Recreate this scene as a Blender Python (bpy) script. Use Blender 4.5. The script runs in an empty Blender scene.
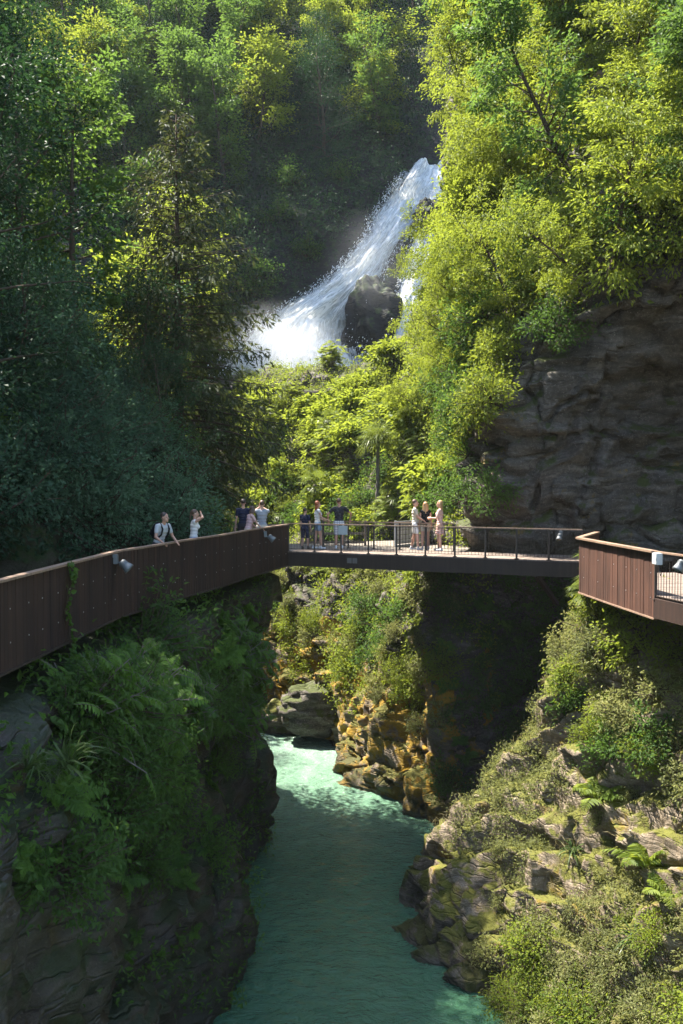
import bpy, math, random
import numpy as np
from mathutils import Vector, Matrix
from mathutils.bvhtree import BVHTree

random.seed(7)
PI = math.pi
scene = bpy.context.scene
col = scene.collection
rad = math.radians

# ------------------------------------------------------------------ camera numbers
F = 1000.0
PITCH = rad(1.83)
CP, SP = math.cos(PITCH), math.sin(PITCH)
WATER = -13.0

def W(px, py, d):
    """world point seen at pixel (px, py) whose forward distance is d"""
    a, b = (px - 341.5) / F, (512 - py) / F
    dx, dy, dz = a, CP + b * SP, -SP + b * CP
    s = d / dy
    return np.array((dx * s, d, dz * s))

def WZ(px, d, z):
    return np.array(((px - 341.5) / F * (CP * d - SP * z), d, z))

def proj(P):
    P = np.asarray(P)
    f = CP * P[..., 1] - SP * P[..., 2]
    u = SP * P[..., 1] + CP * P[..., 2]
    f = np.where(np.abs(f) < 1e-4, 1e-4, f)
    return 341.5 + F * P[..., 0] / f, 512 - F * u / f, f

# ------------------------------------------------------------------ noise
def _hash(ix, iy, iz, seed):
    n = (ix.astype(np.uint32) * np.uint32(374761393) + iy.astype(np.uint32) * np.uint32(668265263)
         + iz.astype(np.uint32) * np.uint32(2246822519) + np.uint32(seed * 3266489 + 17))
    n = (n ^ (n >> np.uint32(13))) * np.uint32(1274126177)
    n = n ^ (n >> np.uint32(16))
    return (n & np.uint32(0xffff)).astype(np.float64) / 65535.0

def vnoise(P, seed=0):
    P = np.asarray(P, float)
    i = np.floor(P).astype(np.int64)
    f = P - i
    f = f * f * f * (f * (f * 6 - 15) + 10)
    r = 0
    for dx in (0, 1):
        for dy in (0, 1):
            for dz in (0, 1):
                w = (f[..., 0] if dx else 1 - f[..., 0]) * (f[..., 1] if dy else 1 - f[..., 1]) * (f[..., 2] if dz else 1 - f[..., 2])
                r = r + w * _hash(i[..., 0] + dx, i[..., 1] + dy, i[..., 2] + dz, seed)
    return r

def fbm(P, octv=4, seed=0, gain=0.5):
    P = np.asarray(P, float)
    a, t, r = 1.0, 0.0, 0.0
    for k in range(octv):
        r = r + a * (vnoise(P * 2 ** k + 11.3 * k, seed + k) - 0.5) * 2
        t += a
        a *= gain
    return r / t

# ------------------------------------------------------------------ meshes
def mesh_np(name, V, Q, mats=(), midx=None, attr=None, smooth=False, uv=None):
    """V (n,3); Q (m,4) or (m,3) int"""
    me = bpy.data.meshes.new(name)
    V = np.asarray(V, np.float32)
    Q = np.asarray(Q, np.int32)
    m, k = Q.shape
    me.vertices.add(len(V)); me.vertices.foreach_set('co', V.ravel())
    me.loops.add(m * k); me.loops.foreach_set('vertex_index', Q.ravel())
    me.polygons.add(m)
    me.polygons.foreach_set('loop_start', np.arange(0, m * k, k, dtype=np.int32))
    me.polygons.foreach_set('loop_total', np.full(m, k, np.int32))
    if midx is not None:
        me.polygons.foreach_set('material_index', np.asarray(midx, np.int32))
    me.polygons.foreach_set('use_smooth', np.full(m, bool(smooth)))
    if attr is not None:
        a = me.attributes.new('v', 'FLOAT', 'POINT')
        a.data.foreach_set('value', np.asarray(attr, np.float32))
    if uv is not None:
        l = me.uv_layers.new(name='UVMap')
        l.data.foreach_set('uv', np.asarray(uv, np.float32)[Q.ravel()].ravel())
    for mm in mats:
        me.materials.append(mm)
    me.update(calc_edges=True)
    me.validate()
    return me

class MB:
    """collects quads (numpy) with a material index"""
    def __init__(self):
        self.V, self.Q, self.M, self.A, self.n = [], [], [], [], 0
    def add(self, V, Q, m=0, a=None):
        V = np.asarray(V, float); Q = np.asarray(Q, int)
        if Q.shape[1] == 3:
            Q = np.concatenate([Q, Q[:, 2:3]], 1)
        self.V.append(V); self.Q.append(Q + self.n)
        self.M.append(np.full(len(Q), m)); self.A.append(np.full(len(V), 0.5) if a is None else np.asarray(a, float))
        self.n += len(V)
    def box(self, c, s, R=None, m=0):
        x, y, z = np.array(s) / 2
        V = np.array([(-x, -y, -z), (x, -y, -z), (x, y, -z), (-x, y, -z), (-x, -y, z), (x, -y, z), (x, y, z), (-x, y, z)])
        if R is not None:
            V = V @ np.array(R).T
        Q = [(3, 2, 1, 0), (4, 5, 6, 7), (0, 1, 5, 4), (1, 2, 6, 5), (2, 3, 7, 6), (3, 0, 4, 7)]
        self.add(V + np.array(c), Q, m)
    def beam(self, p, q, w, h, m=0, up=(0, 0, 1)):
        p, q = np.array(p, float), np.array(q, float)
        d = q - p; L = np.linalg.norm(d); d /= L
        s = np.cross(d, up); s /= np.linalg.norm(s); u = np.cross(s, d)
        self.box((p + q) / 2, (L, w, h), np.stack([d, s, u], 1), m)
    def tube(self, pts, r, n=6, m=0, cap=True):
        pts = np.asarray(pts, float); k = len(pts)
        r = np.full(k, r) if np.isscalar(r) else np.asarray(r, float)
        t = np.gradient(pts, axis=0); t /= np.linalg.norm(t, axis=1, keepdims=True) + 1e-9
        ref = np.where(np.abs(t[:, 2:3]) > 0.9, np.array([[1.0, 0, 0]]), np.array([[0, 0, 1.0]]))
        s = np.cross(t, ref); s /= np.linalg.norm(s, axis=1, keepdims=True) + 1e-9
        for i in range(1, k):
            s[i] = s[i - 1] - t[i] * np.dot(s[i - 1], t[i]); s[i] /= np.linalg.norm(s[i]) + 1e-9
        u = np.cross(t, s)
        a = np.arange(n) / n * 2 * PI
        V = pts[:, None] + (s[:, None] * np.cos(a)[None, :, None] + u[:, None] * np.sin(a)[None, :, None]) * r[:, None, None]
        V = V.reshape(-1, 3)
        Q = []
        for i in range(k - 1):
            for j in range(n):
                j2 = (j + 1) % n
                Q.append((i * n + j, i * n + j2, (i + 1) * n + j2, (i + 1) * n + j))
        if cap:
            V = np.concatenate([V, pts[[0]] , pts[[-1]]])
            b0, b1 = k * n, k * n + 1
            for j in range(n):
                j2 = (j + 1) % n
                Q.append((b0, j2, j, j)); Q.append((b1, (k - 1) * n + j, (k - 1) * n + j2, (k - 1) * n + j2))
        self.add(V, Q, m)
    def lathe(self, prof, c=(0, 0, 0), R=None, n=16, m=0):
        prof = np.array(prof, float); k = len(prof)
        a = np.arange(n) / n * 2 * PI
        V = np.stack([prof[:, 0:1] * np.cos(a), prof[:, 0:1] * np.sin(a), np.repeat(prof[:, 1:2], n, 1)], -1).reshape(-1, 3)
        if R is not None:
            V = V @ np.array(R).T
        Q = [(i * n + j, i * n + (j + 1) % n, (i + 1) * n + (j + 1) % n, (i + 1) * n + j) for i in range(k - 1) for j in range(n)]
        self.add(V + np.array(c), Q, m)
    def mesh(self, name, mats, smooth=False):
        V = np.concatenate(self.V); Q = np.concatenate(self.Q)
        tri = Q[:, 2] == Q[:, 3]
        M = np.concatenate(self.M); A = np.concatenate(self.A)
        if tri.any():
            me = bpy.data.meshes.new(name)
            me.from_pydata(V.tolist(), [], [tuple(q[:3]) if t else tuple(q) for q, t in zip(Q.tolist(), tri)])
            me.polygons.foreach_set('material_index', M.astype(np.int32))
            me.polygons.foreach_set('use_smooth', np.full(len(Q), bool(smooth)))
            at = me.attributes.new('v', 'FLOAT', 'POINT'); at.data.foreach_set('value', A.astype(np.float32))
            for mm in mats:
                me.materials.append(mm)
            me.update()
            return me
        return mesh_np(name, V, Q, mats, M, A, smooth)
    def build(self, name, mats, parent=None, smooth=False):
        if not isinstance(mats, (list, tuple)):
            mats = [mats]
        return obj(name, self.mesh(name, mats, smooth), parent)

def obj(name, me, parent=None):
    o = bpy.data.objects.new(name, me)
    col.objects.link(o)
    if parent is not None:
        o.parent = parent
    return o

def tag(o, label=None, cat=None, group=None, kind=None):
    if label: o['label'] = label
    if cat: o['category'] = cat
    if group: o['group'] = group
    if kind: o['kind'] = kind
    return o

def empty(name, loc=(0, 0, 0), rz=0.0, label=None, cat=None, group=None):
    o = bpy.data.objects.new(name, None)
    o.empty_display_size = 0.3
    col.objects.link(o)
    o.location = loc; o.rotation_euler = (0, 0, rz)
    return tag(o, label, cat, group)

def dup(root, loc=None, rot=None, scale=None, label=None, group=None):
    def cp(o, parent):
        c = o.copy(); col.objects.link(c)
        if parent is not None:
            c.parent = parent
        for ch in kids.get(o.name, ()):
            cp(ch, c)
        return c
    kids = {}
    def walk(o):
        kids[o.name] = list(CHILDREN.get(o.name, ()))
        for ch in kids[o.name]:
            walk(ch)
    walk(root)
    r = cp(root, None)
    if loc is not None: r.location = loc
    if rot is not None: r.rotation_euler = rot
    if scale is not None: r.scale = scale if hasattr(scale, '__len__') else (scale,) * 3
    if label: r['label'] = label
    if group: r['group'] = group
    return r
CHILDREN = {}    # prototypes: root name -> child objects

# ------------------------------------------------------------------ node helper
def newmat(name):
    m = bpy.data.materials.new(name); m.use_nodes = True
    nt = m.node_tree; nt.nodes.clear()
    return m, nt

def N(nt, t, **kw):
    n = nt.nodes.new(t)
    for k, v in kw.items():
        if k.startswith('i_'):
            key = k[2:]
            n.inputs[int(key) if key.isdigit() else key.replace('_', ' ')].default_value = v
        else:
            setattr(n, k, v)
    return n

def L(nt, a, b):
    nt.links.new(a, b)

def ramp(nt, fac, stops):
    r = nt.nodes.new('ShaderNodeValToRGB')
    e = r.color_ramp.elements
    while len(e) > 1: e.remove(e[0])
    e[0].position, e[0].color = stops[0][0], (*stops[0][1], 1)
    for p, c in stops[1:]:
        q = e.new(p); q.color = (*c, 1)
    L(nt, fac, r.inputs[0])
    return r.outputs[0]

def mixc(nt, fac, a, b, mode='MIX'):
    n = nt.nodes.new('ShaderNodeMix'); n.data_type = 'RGBA'; n.blend_type = mode
    for s, v in ((n.inputs[0], fac), (n.inputs[6], a), (n.inputs[7], b)):
        if hasattr(v, 'links'):
            L(nt, v, s)
        else:
            s.default_value = v if not isinstance(v, tuple) or len(v) == 4 else (*v, 1)
    return n.outputs[2]

def mth(nt, op, a, b=0.0, clamp=False):
    n = nt.nodes.new('ShaderNodeMath'); n.operation = op; n.use_clamp = clamp
    for s, v in ((n.inputs[0], a), (n.inputs[1], b)):
        if hasattr(v, 'links'):
            L(nt, v, s)
        else:
            s.default_value = v
    return n.outputs[0]

def noise(nt, scale, detail=4, rough=0.55, vec=None, dist=0.0):
    n = N(nt, 'ShaderNodeTexNoise', i_Scale=scale, i_Detail=detail, i_Roughness=rough, i_Distortion=dist)
    if vec is not None:
        L(nt, vec, n.inputs['Vector'])
    return n.outputs[0]

def geo_pos(nt):
    return N(nt, 'ShaderNodeNewGeometry').outputs['Position']

def mapping(nt, vec, scale=(1, 1, 1), rot=(0, 0, 0), loc=(0, 0, 0)):
    n = N(nt, 'ShaderNodeMapping')
    n.inputs['Scale'].default_value = scale; n.inputs['Rotation'].default_value = rot; n.inputs['Location'].default_value = loc
    L(nt, vec, n.inputs['Vector'])
    return n.outputs[0]

def plain(name, c, rough=0.6, metal=0.0, var=0.15, scale=8.0, spec=0.5, bump=0.0):
    """a slightly uneven painted / cloth / metal surface"""
    m, nt = newmat(name)
    b = N(nt, 'ShaderNodeBsdfPrincipled', i_Roughness=rough, i_Metallic=metal)
    b.inputs['Specular IOR Level'].default_value = spec
    tc = N(nt, 'ShaderNodeTexCoord').outputs['Object']
    f = noise(nt, scale, 5, 0.6, tc)
    L(nt, mixc(nt, f, tuple(x * (1 - var) for x in c), tuple(min(1, x * (1 + var)) for x in c)), b.inputs['Base Color'])
    if bump:
        bp = N(nt, 'ShaderNodeBump', i_Strength=bump, i_Distance=0.02); L(nt, f, bp.inputs['Height']); L(nt, bp.outputs[0], b.inputs['Normal'])
    o = N(nt, 'ShaderNodeOutputMaterial'); L(nt, b.outputs[0], o.inputs[0])
    return m

def leafmat(name, dark, light, trans=None, tfac=0.4, rough=0.58, spec=0.2, hue=0.25):
    """leaf: colour varies leaf to leaf (v) and plant to plant; lets light through"""
    m, nt = newmat(name)
    at = N(nt, 'ShaderNodeAttribute', attribute_name='v').outputs['Fac']
    rnd = N(nt, 'ShaderNodeObjectInfo').outputs['Random']
    c = mixc(nt, at, dark, light)
    # plant to plant drift
    c2 = mixc(nt, mth(nt, 'MULTIPLY', rnd, hue), c, (light[0] * 1.25, light[1] * 1.02, light[2] * 0.6))
    hsv = N(nt, 'ShaderNodeHueSaturation')
    L(nt, c2, hsv.inputs['Color'])
    L(nt, mth(nt, 'ADD', mth(nt, 'MULTIPLY', rnd, 0.5), 0.75), hsv.inputs['Value'])
    c2 = hsv.outputs[0]
    b = N(nt, 'ShaderNodeBsdfPrincipled', i_Roughness=rough)
    b.inputs['Specular IOR Level'].default_value = spec
    L(nt, c2, b.inputs['Base Color'])
    t = N(nt, 'ShaderNodeBsdfTranslucent')
    tr = trans or (light[0] * 2.6, light[1] * 2.4, light[2] * 1.2)
    L(nt, mixc(nt, 0.6, c2, tr), t.inputs['Color'])
    mx = N(nt, 'ShaderNodeMixShader'); mx.inputs[0].default_value = tfac
    L(nt, b.outputs[0], mx.inputs[1]); L(nt, t.outputs[0], mx.inputs[2])
    o = N(nt, 'ShaderNodeOutputMaterial'); L(nt, mx.outputs[0], o.inputs[0])
    return m
# ------------------------------------------------------------------ rock and soil
def rockmat(name, c0, c1, c2, moss, ochre, moss_amt=0.5, ochre_amt=0.5, tilt=(0.5, 0.3, 0.2), wet=False, bump=0.6):
    m, nt = newmat(name)
    P = geo_pos(nt)
    warp = N(nt, 'ShaderNodeTexNoise', i_Scale=0.6, i_Detail=4)
    L(nt, P, warp.inputs['Vector'])
    Pw = N(nt, 'ShaderNodeVectorMath', operation='MULTIPLY_ADD')
    L(nt, warp.outputs['Color'], Pw.inputs[0]); Pw.inputs[1].default_value = (0.9, 0.9, 0.9); L(nt, P, Pw.inputs[2])
    st = mapping(nt, Pw.outputs[0], scale=(0.5, 0.5, 3.2), rot=tilt)
    strat = noise(nt, 1.6, 6, 0.65, st)
    fine = noise(nt, 7, 6, 0.65, P)
    big = noise(nt, 0.45, 4, 0.6, P)
    base = ramp(nt, mth(nt, 'ADD', mth(nt, 'MULTIPLY', strat, 0.65), mth(nt, 'MULTIPLY', fine, 0.4)),
                [(0.3, c0), (0.5, c1), (0.68, c2), (0.85, tuple(x * 1.3 for x in c2))])
    base = mixc(nt, mth(nt, 'MULTIPLY', big, 0.7), base, tuple(x * 0.55 for x in c1))
    # lichen specks
    sp = noise(nt, 22, 2, 0.5, P)
    base = mixc(nt, mth(nt, 'MULTIPLY', ramp(nt, sp, [(0.62, (0, 0, 0)), (0.7, (1, 1, 1))]), 0.35), base, tuple(min(1, x * 1.9) for x in c2))
    geo = N(nt, 'ShaderNodeNewGeometry')
    sx = N(nt, 'ShaderNodeSeparateXYZ'); L(nt, geo.outputs['Normal'], sx.inputs[0])
    nz = sx.outputs['Z']
    mn = noise(nt, 1.1, 6, 0.7, P)
    mm = mth(nt, 'ADD', mth(nt, 'MULTIPLY', nz, 0.22), mn)
    mmask = ramp(nt, mm, [(0.72 - moss_amt * 0.28, (0, 0, 0)), (0.80 - moss_amt * 0.28, (1, 1, 1))])
    mossc = mixc(nt, noise(nt, 14, 3, 0.6, P), tuple(x * 0.5 for x in moss), tuple(x * 1.4 for x in moss))
    on = noise(nt, 0.8, 5, 0.7, mapping(nt, P, loc=(7, 3, 1)))
    om = ramp(nt, mth(nt, 'ADD', on, mth(nt, 'MULTIPLY', nz, 0.08)), [(0.70 - ochre_amt * 0.25, (0, 0, 0)), (0.78 - ochre_amt * 0.25, (1, 1, 1))])
    ochc = mixc(nt, noise(nt, 9, 4, 0.6, P), tuple(x * 0.5 for x in ochre), tuple(x * 1.25 for x in ochre))
    c = mixc(nt, om, base, ochc)
    c = mixc(nt, mmask, c, mossc)
    # dark band where the river wets the stone
    pz = N(nt, 'ShaderNodeSeparateXYZ'); L(nt, P, pz.inputs[0])
    wz = N(nt, 'ShaderNodeMapRange'); wz.inputs['From Min'].default_value = WATER + 0.25; wz.inputs['From Max'].default_value = WATER + 0.9
    L(nt, mth(nt, 'ADD', pz.outputs['Z'], mth(nt, 'MULTIPLY', mn, -0.5)), wz.inputs[0])
    c = mixc(nt, wz.outputs[0], mixc(nt, 0.55, c, (0.02, 0.018, 0.014)), c)
    b = N(nt, 'ShaderNodeBsdfPrincipled', i_Roughness=0.5 if wet else 0.82)
    b.inputs['Specular IOR Level'].default_value = 0.45 if wet else 0.3
    L(nt, c, b.inputs['Base Color'])
    h = mth(nt, 'ADD', mth(nt, 'MULTIPLY', strat, 1.0), mth(nt, 'ADD', mth(nt, 'MULTIPLY', fine, 0.45), mth(nt, 'MULTIPLY', noise(nt, 30, 4, 0.6, P), 0.12)))
    vo = N(nt, 'ShaderNodeTexVoronoi', feature='DISTANCE_TO_EDGE', i_Scale=0.9); L(nt, st, vo.inputs['Vector'])
    crack = ramp(nt, vo.outputs['Distance'], [(0.0, (0, 0, 0)), (0.05, (1, 1, 1))])
    h = mth(nt, 'ADD', h, mth(nt, 'MULTIPLY', crack, 0.35))
    bp = N(nt, 'ShaderNodeBump', i_Strength=bump, i_Distance=0.16); L(nt, h, bp.inputs['Height'])
    L(nt, bp.outputs[0], b.inputs['Normal'])
    o = N(nt, 'ShaderNodeOutputMaterial'); L(nt, b.outputs[0], o.inputs[0])
    return m

M_CLIFF = rockmat('shaded gorge rock', (0.012, 0.009, 0.006), (0.036, 0.027, 0.019), (0.10, 0.084, 0.068), (0.018, 0.026, 0.007), (0.05, 0.034, 0.01), 0.62, 0.5, tilt=(.6, .5, .2), wet=True, bump=.8)  # dark tones carry the left cliff's shade in the colour
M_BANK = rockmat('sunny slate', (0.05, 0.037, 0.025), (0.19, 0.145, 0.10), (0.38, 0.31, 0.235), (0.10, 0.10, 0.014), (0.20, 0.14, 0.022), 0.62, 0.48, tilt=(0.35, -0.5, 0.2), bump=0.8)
M_WALL = rockmat('gorge wall rock', (0.02, 0.017, 0.014), (0.075, 0.063, 0.052), (0.22, 0.195, 0.17), (0.05, 0.06, 0.014), (0.17, 0.115, 0.03), 0.42, 0.3, tilt=(0.1, 0.42, 0.1), bump=0.8)
M_WET = rockmat('wet waterfall rock', (0.006, 0.006, 0.006), (0.014, 0.0135, 0.0125), (0.03, 0.029, 0.027), (0.03, 0.045, 0.012), (0.03, 0.026, 0.01), 0.38, 0.2)

M_OCHRE = rockmat('ochre stained rock', (0.06, 0.045, 0.03), (0.18, 0.14, 0.10), (0.33, 0.27, 0.20), (0.085, 0.08, 0.012), (0.32, 0.19, 0.018), 0.5, 1.0, tilt=(0.35, -0.5, 0.2), bump=0.9)
def soilmat():
    m, nt = newmat('forest floor')
    P = geo_pos(nt)
    a = noise(nt, 0.7, 5, 0.65, P); b_ = noise(nt, 6, 5, 0.65, P)
    c = ramp(nt, mth(nt, 'ADD', mth(nt, 'MULTIPLY', a, 0.6), mth(nt, 'MULTIPLY', b_, 0.4)),
             [(0.3, (0.02, 0.017, 0.01)), (0.48, (0.045, 0.038, 0.022)), (0.56, (0.03, 0.045, 0.013)), (0.75, (0.045, 0.07, 0.02))])
    b = N(nt, 'ShaderNodeBsdfPrincipled', i_Roughness=0.95)
    b.inputs['Specular IOR Level'].default_value = 0.1
    L(nt, c, b.inputs['Base Color'])
    bp = N(nt, 'ShaderNodeBump', i_Strength=0.8, i_Distance=0.2); L(nt, b_, bp.inputs['Height']); L(nt, bp.outputs[0], b.inputs['Normal'])
    o = N(nt, 'ShaderNodeOutputMaterial'); L(nt, b.outputs[0], o.inputs[0])
    return m
M_SOIL = soilmat()

# ------------------------------------------------------------------ lofted terrain
def _crweights(t, n):
    """Catmull-Rom sampling matrix: parameter positions t (0..n-1) on n control rows"""
    Wm = np.zeros((len(t), n))
    for k, x in enumerate(t):
        i = min(int(x), n - 2); f = x - i
        w = (-0.5 * f + f * f - 0.5 * f ** 3, 1 - 2.5 * f * f + 1.5 * f ** 3, 0.5 * f + 2 * f * f - 1.5 * f ** 3, -0.5 * f * f + 0.5 * f ** 3)
        for j, ww in zip((i - 1, i, i + 1, i + 2), w):
            Wm[k, min(max(j, 0), n - 1)] += ww
    return Wm

class Terrain:
    def __init__(self, name, ctrl, nu, nv, mats, disp, flip=False, matfn=None, weight=None):
        C = np.array(ctrl, float)             # (rows, cols, 3)
        R, K, _ = C.shape
        # distribute samples by the control-net's mean spacing so the cells stay even
        def params(n, axis, ns):
            d = np.linalg.norm(np.diff(C, axis=axis), axis=2).mean(axis=1 - axis)
            if weight is not None: d = d * np.array(weight[axis])
            s = np.concatenate([[0], np.cumsum(d)])
            return np.interp(np.linspace(0, s[-1], ns), s, np.arange(n))
        A = _crweights(params(R, 0, nv), R); B = _crweights(params(K, 1, nu), K)
        G = np.einsum('ir,rkc,jk->ijc', A, C, B)
        def normals(G):
            du = np.gradient(G, axis=1); dv = np.gradient(G, axis=0)
            n = np.cross(du, dv); n /= np.linalg.norm(n, axis=2, keepdims=True) + 1e-9
            return -n if flip else n
        Nn = normals(G)
        # smooth the normals a little so displacement does not fold
        G = disp(G, Nn)
        self.G, self.N = G, normals(G)
        self.nu, self.nv = nu, nv
        idx = np.arange(nu * nv).reshape(nv, nu)
        Q = np.stack([idx[:-1, :-1], idx[:-1, 1:], idx[1:, 1:], idx[1:, :-1]], -1).reshape(-1, 4)
        if flip: Q = Q[:, ::-1]
        self.Q = Q; self.V = G.reshape(-1, 3)
        mi = None
        if matfn is not None:
            c = self.V[Q].mean(1); nn = self.N.reshape(-1, 3)[Q[:, 0]]
            mi = matfn(c, nn)
        self.o = obj(name, mesh_np(name, self.V, Q, mats, mi, smooth=True))
        self.o['kind'] = 'structure'
        d1 = self.V[Q[:, 1]] - self.V[Q[:, 0]]; d2 = self.V[Q[:, 3]] - self.V[Q[:, 0]]
        self.area = np.linalg.norm(np.cross(d1, d2), axis=1)
        self.p = self.area / self.area.sum()
    def sample(self, n, rng, pred=None, tries=60):
        """points on the surface that satisfy pred(P, N, px, py)"""
        out_p, out_n, got = [], [], 0
        Nf = self.N.reshape(-1, 3)
        for _ in range(tries):
            k = rng.choice(len(self.Q), 4000, p=self.p)
            a, b = rng.random((4000, 1)), rng.random((4000, 1))
            v = self.V[self.Q[k]]
            P = (v[:, 0] * (1 - a) + v[:, 1] * a) * (1 - b) + (v[:, 3] * (1 - a) + v[:, 2] * a) * b
            nn = Nf[self.Q[k][:, 0]]
            ok = np.ones(4000, bool)
            if pred is not None:
                px, py, f = proj(P)
                ok = pred(P, nn, px, py) & (f > 1)
            out_p.append(P[ok]); out_n.append(nn[ok]); got += ok.sum()
            if got >= n: break
        P = np.concatenate(out_p)[:n]; nn = np.concatenate(out_n)[:n]
        return P, nn

def rockdisp(amp=0.5, scale=0.35, ledge=0.25, lfreq=1.4, ldir=(0.25, 0.1, 0.95), seed=1, fade=None, ridge=.25, crack=0.0):
    ld = np.array(ldir) / np.linalg.norm(ldir)
    def f(G, Nn):
        d = amp * fbm(G * scale, 5, seed) + amp * ridge * (1 - 2 * np.abs(fbm(G * scale * 2.6, 3, seed + 9)))
        q = (G @ ld) * lfreq + 1.3 * fbm(G * 0.3, 3, seed + 20)
        fr = q - np.floor(q)
        saw = np.where(fr < 0.8, fr / 0.8, (1 - fr) / 0.2) - 0.5
        hv = 0.4 + 0.6 * vnoise(np.stack([np.floor(q) * 3.7, G[..., 0] * 0.5, G[..., 1] * 0.5], -1), seed + 5)
        # blocky joints
        blk = np.floor(G * np.array([0.9, 0.9, 1.4]) + 0.6 * fbm(G * 0.7, 2, seed + 30)[..., None])
        bj = vnoise(blk * 1.71 + 0.5, seed + 40) - 0.5
        d = d + ledge * saw * hv + ledge * 0.7 * bj + 0.05 * fbm(G * 3.1, 3, seed + 50)
        if crack:
            w = fbm(G * .35, 3, seed + 60)
            for sd, rt in ((61, (.55, .1, .3)), (67, (.12, .3, .5))):
                d = d - crack * np.exp(-(fbm(G * np.array(rt) + w[..., None] * .35, 3, seed + sd) / .022) ** 2)
            d = d + .22 * np.round(2.5 * fbm(G * .45, 2, seed + 70))
        if fade is not None:
            d = d * fade(G)
        return G + Nn * d[..., None]
    return f

# --- left cliff and the wooded hillside above the walkway
RAILZ, DECKZ, BOTZ = -1.52, -2.62, -2.92
WALK = [(-6.2, 0), (-5.7, 8), (-5.14, 15.05), (-5.0, 17.5), (-4.77, 21.4), (-4.39, 22.9), (-4.0, 24.9), (-3.3, 27.6), (-2.74, 30.6), (-1.85, 34.2)]
def xw(y):
    return float(np.interp(y, [p[1] for p in WALK] + [37, 39.5, 45, 55, 68, 80], [p[0] for p in WALK] + [-2.6, -4.6, -7.6, -13, -19, -24]))
Zl = [-14.6, -13, -11, -9, -7, -5.4, -4.2, -3.5]
LST = {-8: [-5, -5, -5, -5.2, -5.5, -5.8, -6, -6.3], 4: [-4.6, -4.6, -4.7, -4.9, -5.2, -5.4, -5.8, -6.1],
       13: [-4.6, -4.6, -4.6, -4.6, -4.5, -4.6, -5.0, -5.4], 17.5: [-4.7, -4.6, -4.7, -4.6, -4.5, -4.45, -4.9, -5.3],
       21: [-4.3, -4.3, -4.6, -4.9, -4.7, -4.5, -4.7, -5.0], 24: [-3.3, -3.4, -3.5, -4.2, -4.5, -4.3, -4.3, -4.4],
       26: [-2.5, -2.65, -2.75, -3.6, -4.2, -4.2, -4.0, -4.1], 28: [-2.8, -2.9, -3.1, -3.9, -4.3, -4.1, -3.7, -3.7],
       30.5: [-3.9, -3.9, -3.9, -3.9, -4.0, -3.9, -3.4, -3.2], 33: [-3.5, -3.5, -3.4, -3.6, -3.9, -3.6, -3.2, -2.8],
       35: [-2.6, -2.65, -2.75, -3.3, -3.9, -3.3, -2.9, -2.5], 37: [-3.1, -3.1, -3.2, -3.8, -4.3, -3.4, -3.1, -2.8],
       39.5: [-4.9, -4.9, -4.9, -5.0, -5.2, -5.1, -4.9, -4.8], 45: [-7.5, -7.5, -7.5, -7.5, -7.6, -7.5, -7.6, -7.8],
       55: [-14, -14, -14, -14, -14, -14, -13.5, -13.3], 70: [-21, -21, -21, -21, -21, -21, -20.5, -20]}
UP = [(-1.9, -3.1), (-2.3, -2.9), (-3.6, -1.2), (-6.5, 3.2), (-10.5, 8.5), (-16, 16), (-24, 26), (-36, 40)]
ctrl = []
for r in range(8):
    ctrl.append([(LST[y][r], y, Zl[r]) for y in LST])
for dx, z in UP:
    ctrl.append([(xw(y) + dx, y, z) for y in LST])
_ld = rockdisp(0.75, 0.42, 0.12, 0.5, (0.5, 0.35, 0.8), 3, ridge=.45, crack=.3)
def ldisp(G, Nn):
    D = _ld(G, Nn)
    z = G[..., 2:3]
    near = np.clip((z + 3.9) / 0.5, 0, 1) * np.clip((-2.3 - z) / 0.5, 0, 1)       # keep the ground under the deck calm
    return G * near + D * (1 - near)
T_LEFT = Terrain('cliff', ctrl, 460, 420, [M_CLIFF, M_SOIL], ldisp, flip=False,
                 matfn=lambda c, n: ((c[:, 2] > -3.2)).astype(int))

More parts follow.
